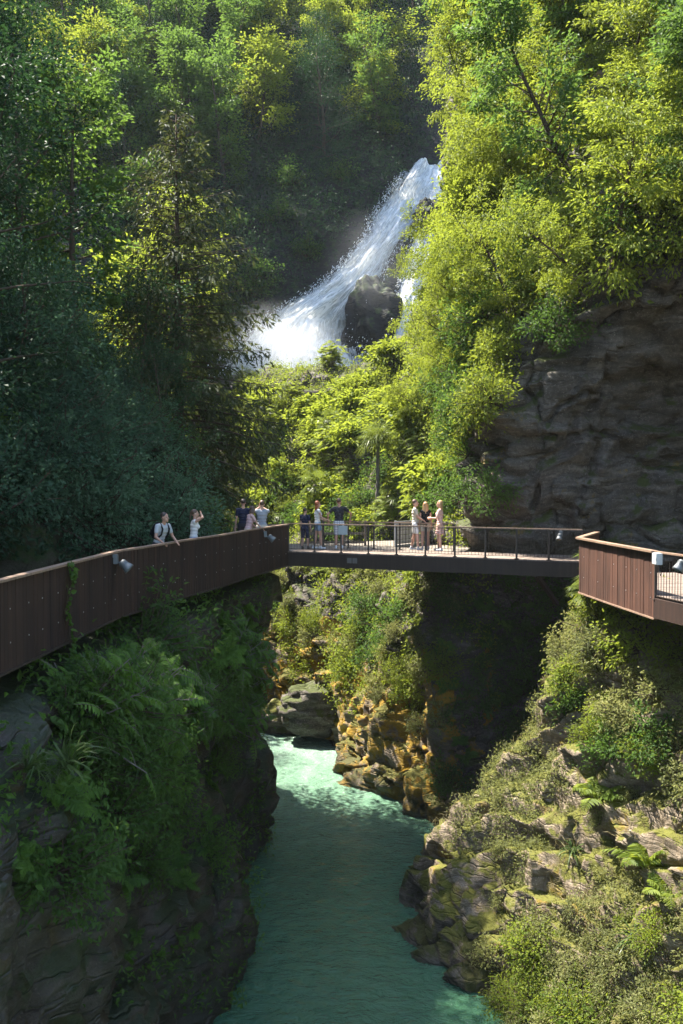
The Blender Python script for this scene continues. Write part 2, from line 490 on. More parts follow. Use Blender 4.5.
# --- the wall of the gorge beyond the bridge, from the far bank round to the overhang on the right
Z_A = [-14.6, -12.5, -9.5, -6.5, -3.8, -2.6, 0, 2.5, 4.8, 6.6, 7.4, 7.2]
def colm(px, d, z):
    px = [px] * 12 if np.isscalar(px) else px
    return [WZ(a, b, c) for a, b, c in zip(px, d, z)]
COLS = [
    colm(40, [64, 64, 64.5, 65, 66, 67, 70, 74, 78, 82, 86, 92], [-14.6, -12.5, -9.5, -6.5, -3.8, -2.6, 0, 2, 3.5, 5, 6, 7]),
    colm(150, [66, 66, 67, 69, 71, 72, 73, 75, 77, 80, 83, 88], [-14.6, -12.5, -9.5, -6.5, -3.8, -2.6, 0, 2, 3.5, 5, 6, 7]),
    colm(235, [60, 60, 61, 63, 65, 66.5, 68, 69.5, 71, 73, 77, 83], Z_A),
    colm([296, 296, 298, 300, 300, 300, 300, 300, 300, 300, 300, 300], [52.8, 52.3, 52, 54.2, 56.5, 58.5, 60.5, 62, 64, 66, 70.5, 78], Z_A),
    colm([330, 333, 342, 345, 350, 352, 350, 350, 350, 350, 345, 345], [49.5, 49.1, 48.6, 49.5, 51, 52, 55, 57.5, 60, 63, 69, 78], Z_A),
    colm([356, 360, 376, 386, 396, 402, 400, 395, 395, 395, 390, 390], [43.7, 43.3, 43.2, 44, 45.5, 47, 50, 54, 57, 61, 67, 76], Z_A),
    colm([408, 414, 424, 430, 432, 434, 436, 434, 438, 446, 455, 460], [39.9, 39.5, 39.5, 40, 41, 42, 46, 49.5, 51.5, 55, 60, 66], [-14.6, -12.5, -9.5, -6.5, -3.8, -2.6, -0.5, 3, 7, 10.5, 14, 19]),
    colm([438, 444, 450, 452, 450, 448, 470, 470, 468, 466, 460, 455], [37.8, 37.6, 37.6, 38, 38.2, 38.5, 40, 44, 47, 50, 54, 60], [-14.6, -12.5, -9.5, -6.5, -3.8, -2.8, 0.5, 4, 8.5, 14, 21, 30]),
    colm([500, 502, 505, 510, 510, 505, 496, 492, 500, 515, 520, 510], [36.8, 37.2, 38, 38.6, 38, 36, 35, 34.6, 36.5, 42, 49, 58], [-14.6, -12.5, -9.5, -6.5, -3.8, -2.8, 0, 3, 5.6, 11, 19, 30]),
    colm(545, [36, 36.4, 37.4, 38.2, 37.6, 35.3, 34, 33, 34, 39, 46, 56], [-14.6, -12.5, -9.5, -6.5, -3.8, -2.8, 0, 3.1, 6.2, 12, 20, 31]),
    colm(600, [35, 35.2, 36, 36.8, 36.5, 34.5, 33.6, 32.6, 31.4, 36.5, 44, 54], [-14.6, -12.5, -9.5, -6.5, -3.8, -2.8, 0, 3.1, 6.8, 13, 21, 32]),
    colm(740, [31.5, 32, 33, 34, 33.5, 32, 33.2, 32.6, 28, 32.5, 41, 51], [-14.6, -12.5, -9.5, -6.5, -3.8, -2.8, 0, 3.1, 6.9, 13, 22, 34]),
    colm(980, [26, 26.5, 27, 28, 27.5, 27, 26.5, 24, 24, 28, 36, 47], [-14.6, -12.5, -9.5, -6.5, -3.8, -2.8, 0, 3.2, 7, 13, 22, 34]),
    colm(1500, [18, 18.5, 19, 20, 20, 19.5, 19, 17, 17, 21, 29, 39], [-14.6, -12.5, -9.5, -6.5, -3.8, -2.8, 0, 3.2, 7, 13, 23, 36]),
    colm(3200, [9, 9, 9, 10, 10, 10, 10, 9, 9, 12, 18, 26], [-14.6, -12.5, -9.5, -6.5, -3.8, -2.8, 0, 3.2, 7, 13, 23, 36]),
]
ctrl = np.array(COLS).transpose(1, 0, 2)
def _wmat(c, n):
    px, py, f = proj(c)
    w = 2.5 * fbm(c * .5, 3, 77) + .8 * fbm(c * 2.2, 2, 78)
    return ((c[:, 2] + w < -7.2) & (px + 20 * w < 462)).astype(int)
T_WALL = Terrain('gorge_wall', ctrl, 600, 440, [M_WALL, M_OCHRE], rockdisp(0.85, 0.2, 0.75, 0.42, (-0.45, 0.1, 0.85), 11, ridge=.2, crack=.45), flip=False, matfn=_wmat,
                 weight=([1.6] * 8 + [1, .8, .5], [.4, .6, .8, 1, 1.2, 1.4, 1.4, 1.4, 1.3, 1.2, .8, .5, .3, .2]))

# --- the sunlit spur in front of the wall, under the viewing platform
r0 = [(372, 30.8), (400, 27.4), (440, 25.7), (480, 24.4), (540, 22.4), (620, 20), (760, 17), (1000, 13), (1700, 7), (3000, 3)]
rows = [[WZ(px, d, -14.6) for px, d in r0],
        [WZ(px - 2, d + .1, -13.0) for px, d in r0]]
rows.append([W(*p) for p in ((386, 903, 30.5), (430, 918, 27.6), (480, 935, 25.8), (530, 950, 24.3), (590, 980, 22.5), (660, 1010, 20.5), (780, 1060, 17.5), (1000, 1120, 14), (1700, 1500, 7.5))] + [WZ(3000, 3.3, -9)])
rows.append([W(*p) for p in ((400, 880, 30.4), (460, 872, 28), (510, 870, 26.5), (560, 862, 25), (610, 860, 23.5), (683, 850, 21.5), (800, 850, 18.5), (1020, 860, 14.8), (1750, 1000, 8.2))] + [WZ(3100, 3.8, -7)])
rows.append([W(*p) for p in ((428, 840, 30.4), (480, 803, 28.8), (530, 765, 27.6), (575, 730, 26.5), (622, 722, 25), (692, 720, 23), (810, 720, 20.0), (1040, 720, 16.5), (1800, 760, 9))] + [WZ(3200, 4.4, -4.5)])
rows.append([W(*p) for p in ((441, 826, 31), (488, 780, 29.4), (540, 715, 28.4), (600, 618, 26.9), (640, 612, 26), (700, 606, 24.5), (820, 602, 22), (1060, 600, 18), (1850, 620, 10))] + [WZ(3300, 5, -3.2)])
rows.append([W(*p) for p in ((450, 850, 33), (505, 815, 32.5), (565, 745, 32), (630, 650, 30.5), (680, 606, 28.6), (740, 590, 27), (850, 590, 24), (1080, 588, 19.5), (1900, 600, 11))] + [WZ(3400, 6.5, -2.9)])
rows.append([W(*p) for p in ((455, 880, 36), (520, 850, 36), (600, 790, 35.5), (680, 690, 34), (730, 606, 32), (780, 585, 30), (900, 580, 27), (1100, 580, 22), (1950, 590, 13))] + [WZ(3500, 8, -2.8)])
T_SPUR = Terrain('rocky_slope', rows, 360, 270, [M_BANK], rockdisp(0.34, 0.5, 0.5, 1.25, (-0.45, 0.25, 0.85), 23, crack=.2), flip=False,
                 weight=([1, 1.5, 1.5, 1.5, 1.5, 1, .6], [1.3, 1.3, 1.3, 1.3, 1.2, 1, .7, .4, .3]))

# --- the far mountainside behind the waterfall
hx = [-75, -52, -38, -26, -15, -6, 0, 6, 12, 20, 32, 50, 75]
rows = []
for y0, z0 in ((70, -4), (76, 3), (80, 10), (84, 18), (90, 27), (99, 38), (112, 52), (130, 70), (150, 86)):
    rw = []
    for x in hx:
        b = -0.004 * (x + 4) ** 2 * (1 if z0 > 5 else .6)
        # the chute of the waterfall is cut back a little
        yy = y0 + b + 3.0 * math.exp(-((x - (2.5 + (z0 - 10) * 0.32)) / 6) ** 2) * (1 if 3 < z0 < 30 else 0.2)
        rw.append((x, yy, z0))
    rows.append(rw)
T_HILL = Terrain('mountainside', rows, 200, 150, [M_WET], rockdisp(1.1, 0.12, 0.4, 0.4, (0.1, 0.3, 0.9), 31), flip=False)

def bvh_of(ts):
    V, Q, n = [], [], 0
    for t in ts:
        V.append(t.V); Q.append(t.Q + n); n += len(t.V)
    return BVHTree.FromPolygons(np.concatenate(V).tolist(), np.concatenate(Q).tolist())
GROUND = bvh_of([T_LEFT, T_WALL, T_SPUR, T_HILL])
def ground(x, y, top=90.0):
    h = GROUND.ray_cast(Vector((x, y, top)), Vector((0, 0, -1)))
    return h[0].z if h[0] is not None else -3.0

# ------------------------------------------------------------------ river
def water_mat():
    m, nt = newmat('glacial river water')
    P = geo_pos(nt)
    s = N(nt, 'ShaderNodeSeparateXYZ'); L(nt, P, s.inputs[0])
    big = noise(nt, 0.35, 4, 0.6, P)
    c = mixc(nt, big, (0.036, 0.108, 0.062), (0.072, 0.175, 0.096))
    # far water painted paler as if sunlit; the same mask carries rapids foam
    mr = N(nt, 'ShaderNodeMapRange'); mr.inputs['From Min'].default_value = 36; mr.inputs['From Max'].default_value = 50
    L(nt, mth(nt, 'ADD', s.outputs['Y'], mth(nt, 'MULTIPLY', big, 5)), mr.inputs[0])
    c = mixc(nt, mr.outputs[0], c, (0.17, 0.27, 0.20))
    fo = noise(nt, 1.1, 7, 0.7, mapping(nt, P, scale=(1.6, 0.7, 1), rot=(0, 0, 0.5)), 0.8)
    fm = ramp(nt, mth(nt, 'ADD', fo, mth(nt, 'MULTIPLY', mr.outputs[0], 0.12)), [(0.58, (0, 0, 0)), (0.72, (1, 1, 1))])
    c = mixc(nt, mth(nt, 'MULTIPLY', fm, mth(nt, 'MULTIPLY', mr.outputs[0], 0.18)), c, (0.5, 0.58, 0.52))
    b = N(nt, 'ShaderNodeBsdfPrincipled', i_Roughness=0.03, i_IOR=1.33)
    L(nt, c, b.inputs['Base Color'])
    wv = mapping(nt, P, scale=(1.0, 1.5, 1.0), rot=(0, 0, 0.35))
    h = mth(nt, 'ADD', noise(nt, 1.8, 4, 0.6, wv, 0.8), mth(nt, 'MULTIPLY', noise(nt, 5.0, 3, 0.6, wv, 0.5), 0.45))
    bp = N(nt, 'ShaderNodeBump', i_Strength=1.0, i_Distance=0.22); L(nt, h, bp.inputs['Height']); L(nt, bp.outputs[0], b.inputs['Normal'])
    o = N(nt, 'ShaderNodeOutputMaterial'); L(nt, b.outputs[0], o.inputs[0])
    return m
xs = np.linspace(-14, 13, 180); ys = np.concatenate([np.linspace(-8, 18, 60), np.linspace(18.1, 70, 420)])
GX, GY = np.meshgrid(xs, ys)
P0 = np.stack([GX, GY, np.zeros_like(GX)], -1)
hz = 0.05 * fbm(P0 * np.array([0.9, 1.3, 1]), 4, 71) + 0.035 * fbm(P0 * np.array([2.2, 2.8, 1]), 3, 75) + np.clip((GY - 40) / 10, 0, 1) * 0.07 * fbm(P0 * 1.3, 4, 79)
P0[..., 2] = WATER + hz
idx = np.arange(P0.shape[0] * P0.shape[1]).reshape(P0.shape[:2])
Q = np.stack([idx[:-1, :-1], idx[:-1, 1:], idx[1:, 1:], idx[1:, :-1]], -1).reshape(-1, 4)
river = obj('river', mesh_np('river', P0.reshape(-1, 3), Q, [water_mat()], smooth=True))
tag(river, 'turquoise glacial river winding between the gorge walls under the footbridge', 'river', kind='structure')
for t, lb, ct in ((T_LEFT, 'dark shaded rock cliff and wooded hillside carrying the rusty walkway', 'cliff'),
                  (T_WALL, 'tall rock wall of the gorge behind the footbridge with a deep overhang', 'cliff'),
                  (T_SPUR, 'sunlit slope of layered mossy slate below the viewing platform', 'slope'),
                  (T_HILL, 'steep wooded mountainside behind the waterfall', 'mountain')):
    tag(t.o, lb, ct)
# ------------------------------------------------------------------ leaves
def unit(v):
    return v / (np.linalg.norm(v, axis=-1, keepdims=True) + 1e-9)

def leaves(mb, C, D, Nn, ln, wd, rng, m=0, var=None, shape=6, fold=0.25, drooptip=0.15):
    """leaf blades: base C, pointing along D, face Nn; ln, wd per leaf"""
    k = len(C)
    if k == 0: return
    ln = np.broadcast_to(np.asarray(ln, float), (k,))[:, None]; wd = np.broadcast_to(np.asarray(wd, float), (k,))[:, None]
    D = unit(D); S = unit(np.cross(D, Nn)); U = np.cross(S, D)
    tip = C + D * ln - U * ln * drooptip
    if shape == 4:
        a = C + D * ln * 0.42 + S * wd * 0.5 + U * wd * fold; b = C + D * ln * 0.42 - S * wd * 0.5 + U * wd * fold
        V = np.stack([C, a, tip, b], 1).reshape(-1, 3)
        Q = np.arange(k)[:, None] * 4 + np.array([[0, 1, 2, 3]])
        n = 4
    else:
        mid = C + D * ln * 0.5
        a1 = C + D * ln * 0.28 + S * wd * 0.46 + U * wd * fold; a2 = C + D * ln * 0.66 + S * wd * 0.40 + U * (wd * fold - ln * drooptip * .4)
        b1 = C + D * ln * 0.28 - S * wd * 0.46 + U * wd * fold; b2 = C + D * ln * 0.66 - S * wd * 0.40 + U * (wd * fold - ln * drooptip * .4)
        V = np.stack([C, a1, a2, tip, b2, b1], 1).reshape(-1, 3)
        b0 = np.arange(k)[:, None] * 6
        Q = np.concatenate([b0 + np.array([[0, 1, 2, 3]]), b0 + np.array([[0, 3, 4, 5]])])
        n = 6
    v = rng.random(k) if var is None else np.broadcast_to(var, (k,))
    mb.add(V, Q, m, np.repeat(v, n))

def rdir(rng, k):
    return unit(rng.normal(size=(k, 3)))

# leaf colours: (dark, light) reflectances
M_BARK = plain('bark', (0.075, 0.055, 0.04), 0.9, var=0.5, scale=9, spec=0.1, bump=0.6)
M_BARKL = plain('grey bark', (0.15, 0.13, 0.11), 0.9, var=0.4, scale=9, spec=0.1, bump=0.6)
L_BROAD = leafmat('broad leaves', (0.026, 0.06, 0.017), (0.065, 0.12, 0.026), (0.18, 0.32, 0.04))
L_FAR = leafmat('mountainside leaves', (0.03, 0.066, 0.02), (0.075, 0.13, 0.03), (0.22, 0.36, 0.05), tfac=.42)
L_BRIGHT = leafmat('sunlit bright leaves', (0.045, 0.09, 0.014), (0.145, 0.185, 0.025), (0.50, 0.58, 0.055), tfac=0.4)  # yellow green of sunlit foliage is put into this leaf colour
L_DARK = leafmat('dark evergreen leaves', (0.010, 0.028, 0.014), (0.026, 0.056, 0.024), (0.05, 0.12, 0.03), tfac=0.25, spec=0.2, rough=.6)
L_TEAL = leafmat('blue green shrub leaves', (0.03, 0.068, 0.04), (0.065, 0.125, 0.072), (0.10, 0.2, 0.1), tfac=0.3)
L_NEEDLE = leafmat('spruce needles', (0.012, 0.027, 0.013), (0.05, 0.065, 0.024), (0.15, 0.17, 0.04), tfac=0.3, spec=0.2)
L_FERN = leafmat('fern fronds', (0.036, 0.08, 0.018), (0.088, 0.165, 0.028), (0.17, 0.33, 0.04), tfac=0.4)
L_PALM = leafmat('palm blades', (0.05, 0.08, 0.018), (0.10, 0.13, 0.025), (0.26, 0.32, 0.04), tfac=0.35, rough=0.35)
L_STRAP = leafmat('strap leaves', (0.03, 0.06, 0.018), (0.075, 0.11, 0.035), (0.14, 0.22, 0.05), tfac=0.3, rough=0.35)
L_DRY = leafmat('dry stems and grass', (0.10, 0.085, 0.04), (0.24, 0.20, 0.10), (0.3, 0.25, 0.1), tfac=0.25, hue=0.1)
L_HERB = leafmat('sunny herbs', (0.075, 0.10, 0.035), (0.19, 0.20, 0.085), (0.36, 0.38, 0.10), tfac=0.4)

def branch(rng, p0, d0, Ln, n=6, up=0.25, wob=0.18):
    """a limb: n+1 points"""
    pts = [np.array(p0, float)]; d = unit(np.array(d0, float))
    for i in range(n):
        d = unit(d + np.array((0, 0, up / n)) + rng.normal(size=3) * wob)
        pts.append(pts[-1] + d * Ln / n)
    return np.array(pts)

def twigleaves(rng, mb, pts, n_tw, tw_len, per, ln, wd, spread, flat, m=0, shape=4, droop=0.0, s0=0.3):
    """twigs along a limb, sprays of leaves on the twigs"""
    Ccs, Ds, Ns, vs_ = [], [], [], []
    k = len(pts)
    for j in range(n_tw):
        s = s0 + (1 - s0) * (j + rng.random()) / n_tw
        x = s * (k - 1); i = min(int(x), k - 2)
        p = pts[i] + (pts[i + 1] - pts[i]) * (x - i)
        d = unit(pts[i + 1] - pts[i])
        side = unit(np.cross(d, (0, 0, 1))) * (1 if j % 2 else -1)
        td = unit(d * rng.uniform(.3, 1) + side * rng.uniform(.3, 1.1) + np.array((0, 0, rng.uniform(-.25, .35) - droop)))
        tl = tw_len * (1.15 - 0.6 * s) * rng.uniform(.6, 1.3)
        nn = max(2, int(per * (0.6 + rng.random() * .8)))
        q = rng.random(nn) ** .7
        off = rng.normal(size=(nn, 3)) * np.array((spread, spread, spread * flat))
        pos = p + td * (q * tl)[:, None] + off
        pos[:, 2] -= droop * (q * tl) ** 2 * .5
        Ccs.append(pos)
        Ds.append(unit(td + off * 1.2 / spread * .5 + rng.normal(size=(nn, 3)) * .45 - np.array((0, 0, .25 + droop))))
        Ns.append(unit(np.array((0, 0, 1.0)) + rng.normal(size=(nn, 3)) * .55))
        vs_.append(np.clip(rng.normal(rng.random() * .5 + .25, .22, nn), 0, 1))
    C = np.concatenate(Ccs)
    sc = rng.uniform(.7, 1.25, len(C))
    leaves(mb, C, np.concatenate(Ds), np.concatenate(Ns), ln * sc, wd * sc, rng, m, np.concatenate(vs_), shape)

def make_broadleaf(name, seed, H=11, R=3.6, bare=.22, nl=20, ntw=8, per=24, ln=.24, wd=.13, tw=1.5, spread=.34, flat=.45, leaf=None, bark=None, droop=0.05, prof='round', cat='tree'):
    rng = np.random.default_rng(seed)
    tb, cb = MB(), MB()
    nT = 9
    tr = branch(rng, (0, 0, -1.0), (rng.normal() * .06, rng.normal() * .06, 1), H * .93 + 1.0, nT, .3, .05)
    r0 = H * .016 + .03
    tb.tube(tr, np.linspace(r0, r0 * .18, nT + 1), 7)
    for i in range(nl):
        t = bare + (1 - bare) * (i + rng.random() * .8) / nl
        x = t * nT; k = min(int(x), nT - 1); p = tr[k] + (tr[k + 1] - tr[k]) * (x - k)
        az = i * 2.39996 + rng.normal() * .4
        rel = (t - bare) / (1 - bare)
        if prof == 'round': pr = .55 + .65 * math.sin(PI * min(1, rel * .85 + .12)) - .25 * rel
        elif prof == 'cone': pr = 1.1 - .85 * rel
        else: pr = .5 + .6 * rel
        el = rad(5 + 65 * rel + rng.normal() * 10)
        Ln = R * pr * rng.uniform(.75, 1.2)
        d = (math.cos(az) * math.cos(el), math.sin(az) * math.cos(el), math.sin(el))
        bp = branch(rng, p, d, Ln, 5, .25 - droop * 2, .14)
        tb.tube(bp, np.linspace(r0 * .36 * (1.1 - rel), .012, 6), 5)
        twigleaves(rng, cb, bp, ntw, tw, per, ln, wd, spread, flat, 0, 4, droop)
    t_me = tb.mesh(name + '_trunk', [bark or M_BARK], True); c_me = cb.mesh(name + '_crown', [leaf or L_BROAD])
    return name, t_me, c_me, cat

def make_spruce(name, seed, H=15, R=3.6, leaf=None, dens=1.0):
    rng = np.random.default_rng(seed)
    tb, cb = MB(), MB()
    tr = branch(rng, (0, 0, -1), (0, 0, 1), H + 1, 8, .2, .015)
    tb.tube(tr, np.linspace(H * .017, .02, 9), 8)
    n = int(H * 11 * dens)
    C, D, Nn, V = [], [], [], []
    for i in range(n):
        t = .08 + .92 * (i / n) ** .92
        z = t * H; az = i * 2.39996 + rng.normal() * .3
        Ln = R * (1.03 - t) ** .72 * rng.uniform(.5, 1.12)
        p = np.array((np.interp(z, tr[:, 2], tr[:, 0]), np.interp(z, tr[:, 2], tr[:, 1]), z))
        m = 7
        s = np.linspace(0, 1, m)
        out = np.array((math.cos(az), math.sin(az), 0))
        up0 = -.12 + .55 * t
        pts = p + out * (s * Ln)[:, None] + np.array((0, 0, 1.0)) * ((up0 * s - (.55 - .35 * t) * s ** 2 + .22 * s ** 3) * Ln)[:, None]
        tb.tube(pts, np.linspace(.05 * (1.1 - t) + .01, .008, m), 4, cap=False)
        nt_ = max(5, int(Ln * 7))
        side0 = np.cross(out, (0, 0, 1))
        for j in range(nt_):
            q = .12 + .88 * (j + rng.random()) / nt_
            base = np.array([np.interp(q, s, pts[:, a]) for a in range(3)])
            sd = side0 * (1 if j % 2 else -1)
            tl = (.28 + .35 * (1 - q)) * min(1.3, Ln * .45) * rng.uniform(.7, 1.3) + .15
            td = unit(out * rng.uniform(.4, .9) + sd * rng.uniform(.3, .9) + np.array((0, 0, -rng.uniform(.15, .75))))
            kk = max(4, int(tl * 13))
            w = (np.arange(kk) + rng.random(kk)) / kk
            pos = base + td * (w * tl)[:, None] + np.array((0, 0, -.35)) * ((w * tl) ** 2)[:, None]
            C.append(pos + rng.normal(size=(kk, 3)) * .025)
            D.append(unit(td + rng.normal(size=(kk, 3)) * .55 + np.array((0, 0, -.3))))
            Nn.append(unit(np.array((0, 0, 1.)) + rng.normal(size=(kk, 3)) * .6))
            V.append(np.clip(.2 + .6 * q * w + rng.normal(size=kk) * .15, 0, 1))  # lighter toward the tips: sunlight on the branch ends put into the colour
    C = np.concatenate(C)
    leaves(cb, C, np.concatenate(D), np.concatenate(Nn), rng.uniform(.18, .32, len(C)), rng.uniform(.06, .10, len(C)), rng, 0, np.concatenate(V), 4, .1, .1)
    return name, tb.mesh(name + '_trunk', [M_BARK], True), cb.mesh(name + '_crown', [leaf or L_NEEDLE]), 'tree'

def make_shrub(name, seed, R=1.2, H=1.5, n_st=26, ntw=5, per=13, ln=.12, wd=.06, leaf=None, tw=.45, spread=.12, flat=.7, shape=6, cat='shrub', lay=False):
    """a bush: stems fan out from the foot"""
    rng = np.random.default_rng(seed)
    sb, cb = MB(), MB()
    for i in range(n_st):
        az = i * 2.39996 + rng.normal() * .3
        u = (i + .5) / n_st
        el = math.acos(min(1, u * 1.0)) if False else rad(85 - 75 * u ** .8)
        d = np.array((math.cos(az) * math.cos(el) * R, math.sin(az) * math.cos(el) * R, math.sin(el) * H))
        Ln = np.linalg.norm(d) * rng.uniform(.75, 1.2)
        bp = branch(rng, rng.normal(size=3) * (.06 * R, .06 * R, 0), d, Ln, 5, -.1, .13)
        sb.tube(bp, np.linspace(.022, .006, 6) * (R ** .5), 4, cap=False)
        twigleaves(rng, cb, bp, ntw, tw, per, ln, wd, spread, flat, 0, shape, .08, s0=.25)
    return name, sb.mesh(name + '_stems', [M_BARK], True), cb.mesh(name + '_leaves', [leaf or L_BROAD]), cat

def frond(rng, mb, sb, p0, d0, Ln, npair, pl, droop, m=0, pw=.28, v0=.5):
    """one feather-shaped frond"""
    k = 9
    s = np.linspace(0, 1, k)
    d0 = unit(np.array(d0, float)); h = unit(np.array((d0[0], d0[1], 0.001)))
    pts = np.array(p0) + d0 * (s * Ln)[:, None] + np.array((0, 0, -1.0)) * (droop * Ln * s ** 2)[:, None]
    sb.tube(pts, np.linspace(.008, .002, k) * (Ln + .3), 3, cap=False)
    q = .1 + .9 * (np.arange(npair) + .5) / npair
    B = np.stack([np.interp(q, s, pts[:, a]) for a in range(3)], 1)
    T = unit(np.stack([np.interp(q, s, np.gradient(pts[:, a])) for a in range(3)], 1))
    S = unit(np.cross(T, (0, 0, 1.0)))
    U = np.cross(S, T)
    sz = pl * np.clip(np.minimum(.5 + 1.6 * q, 1.25 * (1.06 - q) ** .7), .1, 1.1)
    for sg in (1, -1):
        D = unit(S * sg + T * .45 - np.array((0, 0, .22)) + rng.normal(size=(npair, 3)) * .08)
        leaves(mb, B, D, U + rng.normal(size=(npair, 3)) * .12, sz, sz * pw, rng, m, np.clip(v0 + rng.normal(size=npair) * .15, 0, 1), 6, .1, .2)

def make_fern(name, seed, Ln=.8, nf=11, npair=16, leaf=None, cat='fern'):
    rng = np.random.default_rng(seed); cb, sb = MB(), MB()
    for i in range(nf):
        az = i * 2.39996 + rng.normal() * .25; el = rad(rng.uniform(30, 68))
        frond(rng, cb, cb, (0, 0, 0), (math.cos(az) * math.cos(el), math.sin(az) * math.cos(el), math.sin(el)), Ln * rng.uniform(.7, 1.15), npair, Ln * .26, rng.uniform(.4, .75), 0, .3, rng.random())
    return name, None, cb.mesh(name + '_fronds', [leaf or L_FERN]), cat

def make_featherbush(name, seed, H=2.2, R=1.6, ns=22, leaf=None, cat='shrub'):
    """bush or sapling carrying long feather-shaped leaves in tiers"""
    rng = np.random.default_rng(seed); cb, sb = MB(), MB()
    for i in range(ns):
        az = i * 2.39996 + rng.normal() * .3; u = (i + .5) / ns
        el = rad(86 - 62 * u ** .8)
        d = np.array((math.cos(az) * math.cos(el) * R, math.sin(az) * math.cos(el) * R, math.sin(el) * H))
        bp = branch(rng, (0, 0, 0), d, np.linalg.norm(d) * rng.uniform(.6, 1), 5, -.05, .1)
        sb.tube(bp, np.linspace(.03, .008, 6), 4, cap=False)
        for j in range(7):
            s = .35 + .65 * (j + rng.random()) / 7; x = s * 5; k = min(int(x), 4)
            p = bp[k] + (bp[k + 1] - bp[k]) * (x - k)
            a2 = rng.random() * 2 * PI; e2 = rad(rng.uniform(-5, 45))
            frond(rng, cb, sb, p, (math.cos(a2) * math.cos(e2), math.sin(a2) * math.cos(e2), math.sin(e2)), rng.uniform(.45, .8), 9, .2, rng.uniform(.25, .6), 0, .38, rng.random())
    return name, sb.mesh(name + '_stems', [M_BARKL], True), cb.mesh(name + '_leaves', [leaf or L_BRIGHT]), cat

def make_palm(name, seed, H=2.0, nl=18, Rl=.62):
    rng = np.random.default_rng(seed); tb, cb = MB(), MB()
    tr = branch(rng, (0, 0, -.4), (rng.normal() * .08, rng.normal() * .08, 1), H + .4, 6, .1, .05)
    k_ = 40; q_ = np.linspace(0, 6, k_); tr_ = np.stack([np.interp(q_, np.arange(7), tr[:, a]) for a in range(3)], 1)
    tb.tube(tr_, .105 + .022 * np.sin(np.arange(k_) * 2.1) + rng.normal(size=k_) * .012, 9)
    top = tr[-1]
    for i in range(nl):
        az = i * 2.39996 + rng.normal() * .2; u = (i + .5) / nl
        el = rad(78 - 105 * u + rng.normal() * 6)
        d = np.array((math.cos(az) * math.cos(el), math.sin(az) * math.cos(el), math.sin(el)))
        pl = rng.uniform(.45, .75)
        s = np.linspace(0, 1, 5)
        pe = top + d * (s * pl)[:, None] + np.array((0, 0, -.12)) * (s ** 2)[:, None]
        cb.tube(pe, .012, 4, 1, cap=False)
        hub = pe[-1]; T = unit(pe[-1] - pe[-2]); S = unit(np.cross(T, (0, 0, 1)) + 1e-3); U = np.cross(S, T)
        nb = 20; an = np.linspace(-2.15, 2.15, nb) + rng.normal(size=nb) * .04
        D = T * np.cos(an)[:, None] + S * np.sin(an)[:, None]
        Lb = Rl * (1 - .12 * np.abs(an)) * rng.uniform(.9, 1.1, nb)
        Pn = unit(np.cross(D, U[None]))
        w = .026
        C = np.repeat(hub[None], nb, 0)
        m1 = C + D * (Lb * .55)[:, None]; t1 = C + D * (Lb * .98)[:, None] - np.array((0, 0, 1.)) * (Lb * rng.uniform(.1, .4, nb))[:, None]
        V = np.stack([C, m1 + Pn * w + U * .012, m1 - Pn * w + U * .012, t1], 1)
        k0 = np.arange(nb)[:, None] * 4
        cb.add(V.reshape(-1, 3), np.concatenate([k0 + np.array([[0, 1, 3, 2]])]), 0, np.repeat(np.clip(.5 + rng.normal(size=nb) * .2, 0, 1), 4))
    return name, tb.mesh(name + '_trunk', [M_BARKL], True), cb.mesh(name + '_fans', [L_PALM, L_PALM]), 'palm'

def make_strap(name, seed, n=70, Ln=.95, w=.035, leaf=None, cat='plant', el=(25, 85)):
    """clump of long arching strap-shaped leaves"""
    rng = np.random.default_rng(seed); cb = MB()
    for i in range(n):
        az = i * 2.39996 + rng.normal() * .3; e = rad(rng.uniform(*el)); l = Ln * rng.uniform(.6, 1.15)
        d = np.array((math.cos(az) * math.cos(e), math.sin(az) * math.cos(e), math.sin(e)))
        s = np.linspace(0, 1, 7)
        pts = rng.normal(size=3) * .04 + d * (s * l)[:, None] + np.array((0, 0, -1.)) * (rng.uniform(.35, .95) * l * s ** 2.2)[:, None]
        S = np.array((-math.sin(az), math.cos(az), 0)); ww = w * np.array((.6, 1, 1, .95, .8, .5, .05)) * .5
        V = np.stack([pts + S * ww[:, None], pts - S * ww[:, None]], 1).reshape(-1, 3)
        Q = [(2 * a, 2 * a + 1, 2 * a + 3, 2 * a + 2) for a in range(6)]
        cb.add(V, Q, 0, np.full(14, rng.random()))
    return name, None, cb.mesh(name + '_blades', [leaf or L_STRAP]), cat

PROTO = {}
PART2 = {'tree': ('trunk', 'crown'), 'palm': ('trunk', 'fan_leaves'), 'shrub': ('stems', 'leaves')}
def reg(key, data):
    PROTO[key] = data
_made = {}
def plant(key, name, x, y, z, label, group=None, s=1.0, rz=None, rx=0.0, ry=0.0, rng=None, sz=None):
    """one plant as a thing of its own; copies share the mesh data of the first of its kind"""
    nm, t_me, c_me, cat = PROTO[key]
    rz = rz if rz is not None else (rng.random() if rng is not None else random.random()) * 2 * PI
    sc = (s, s, s * (sz or 1))
    if t_me is None:
        o = obj(name, c_me); tag(o, label, cat, group)
    elif (key, name) not in _made:
        o = empty(name, label=label, cat=cat, group=group)
        a, b = PART2[cat]
        k1 = obj(a, t_me, o); k2 = obj(b, c_me, o)
        CHILDREN[o.name] = [k1, k2]
        _made[(key, name)] = o
    else:
        o = dup(_made[(key, name)], label=label)
        if 'group' in o: del o['group']
        if group: o['group'] = group
    o.location = (x, y, z); o.rotation_euler = (rx, ry, rz); o.scale = sc
    return o

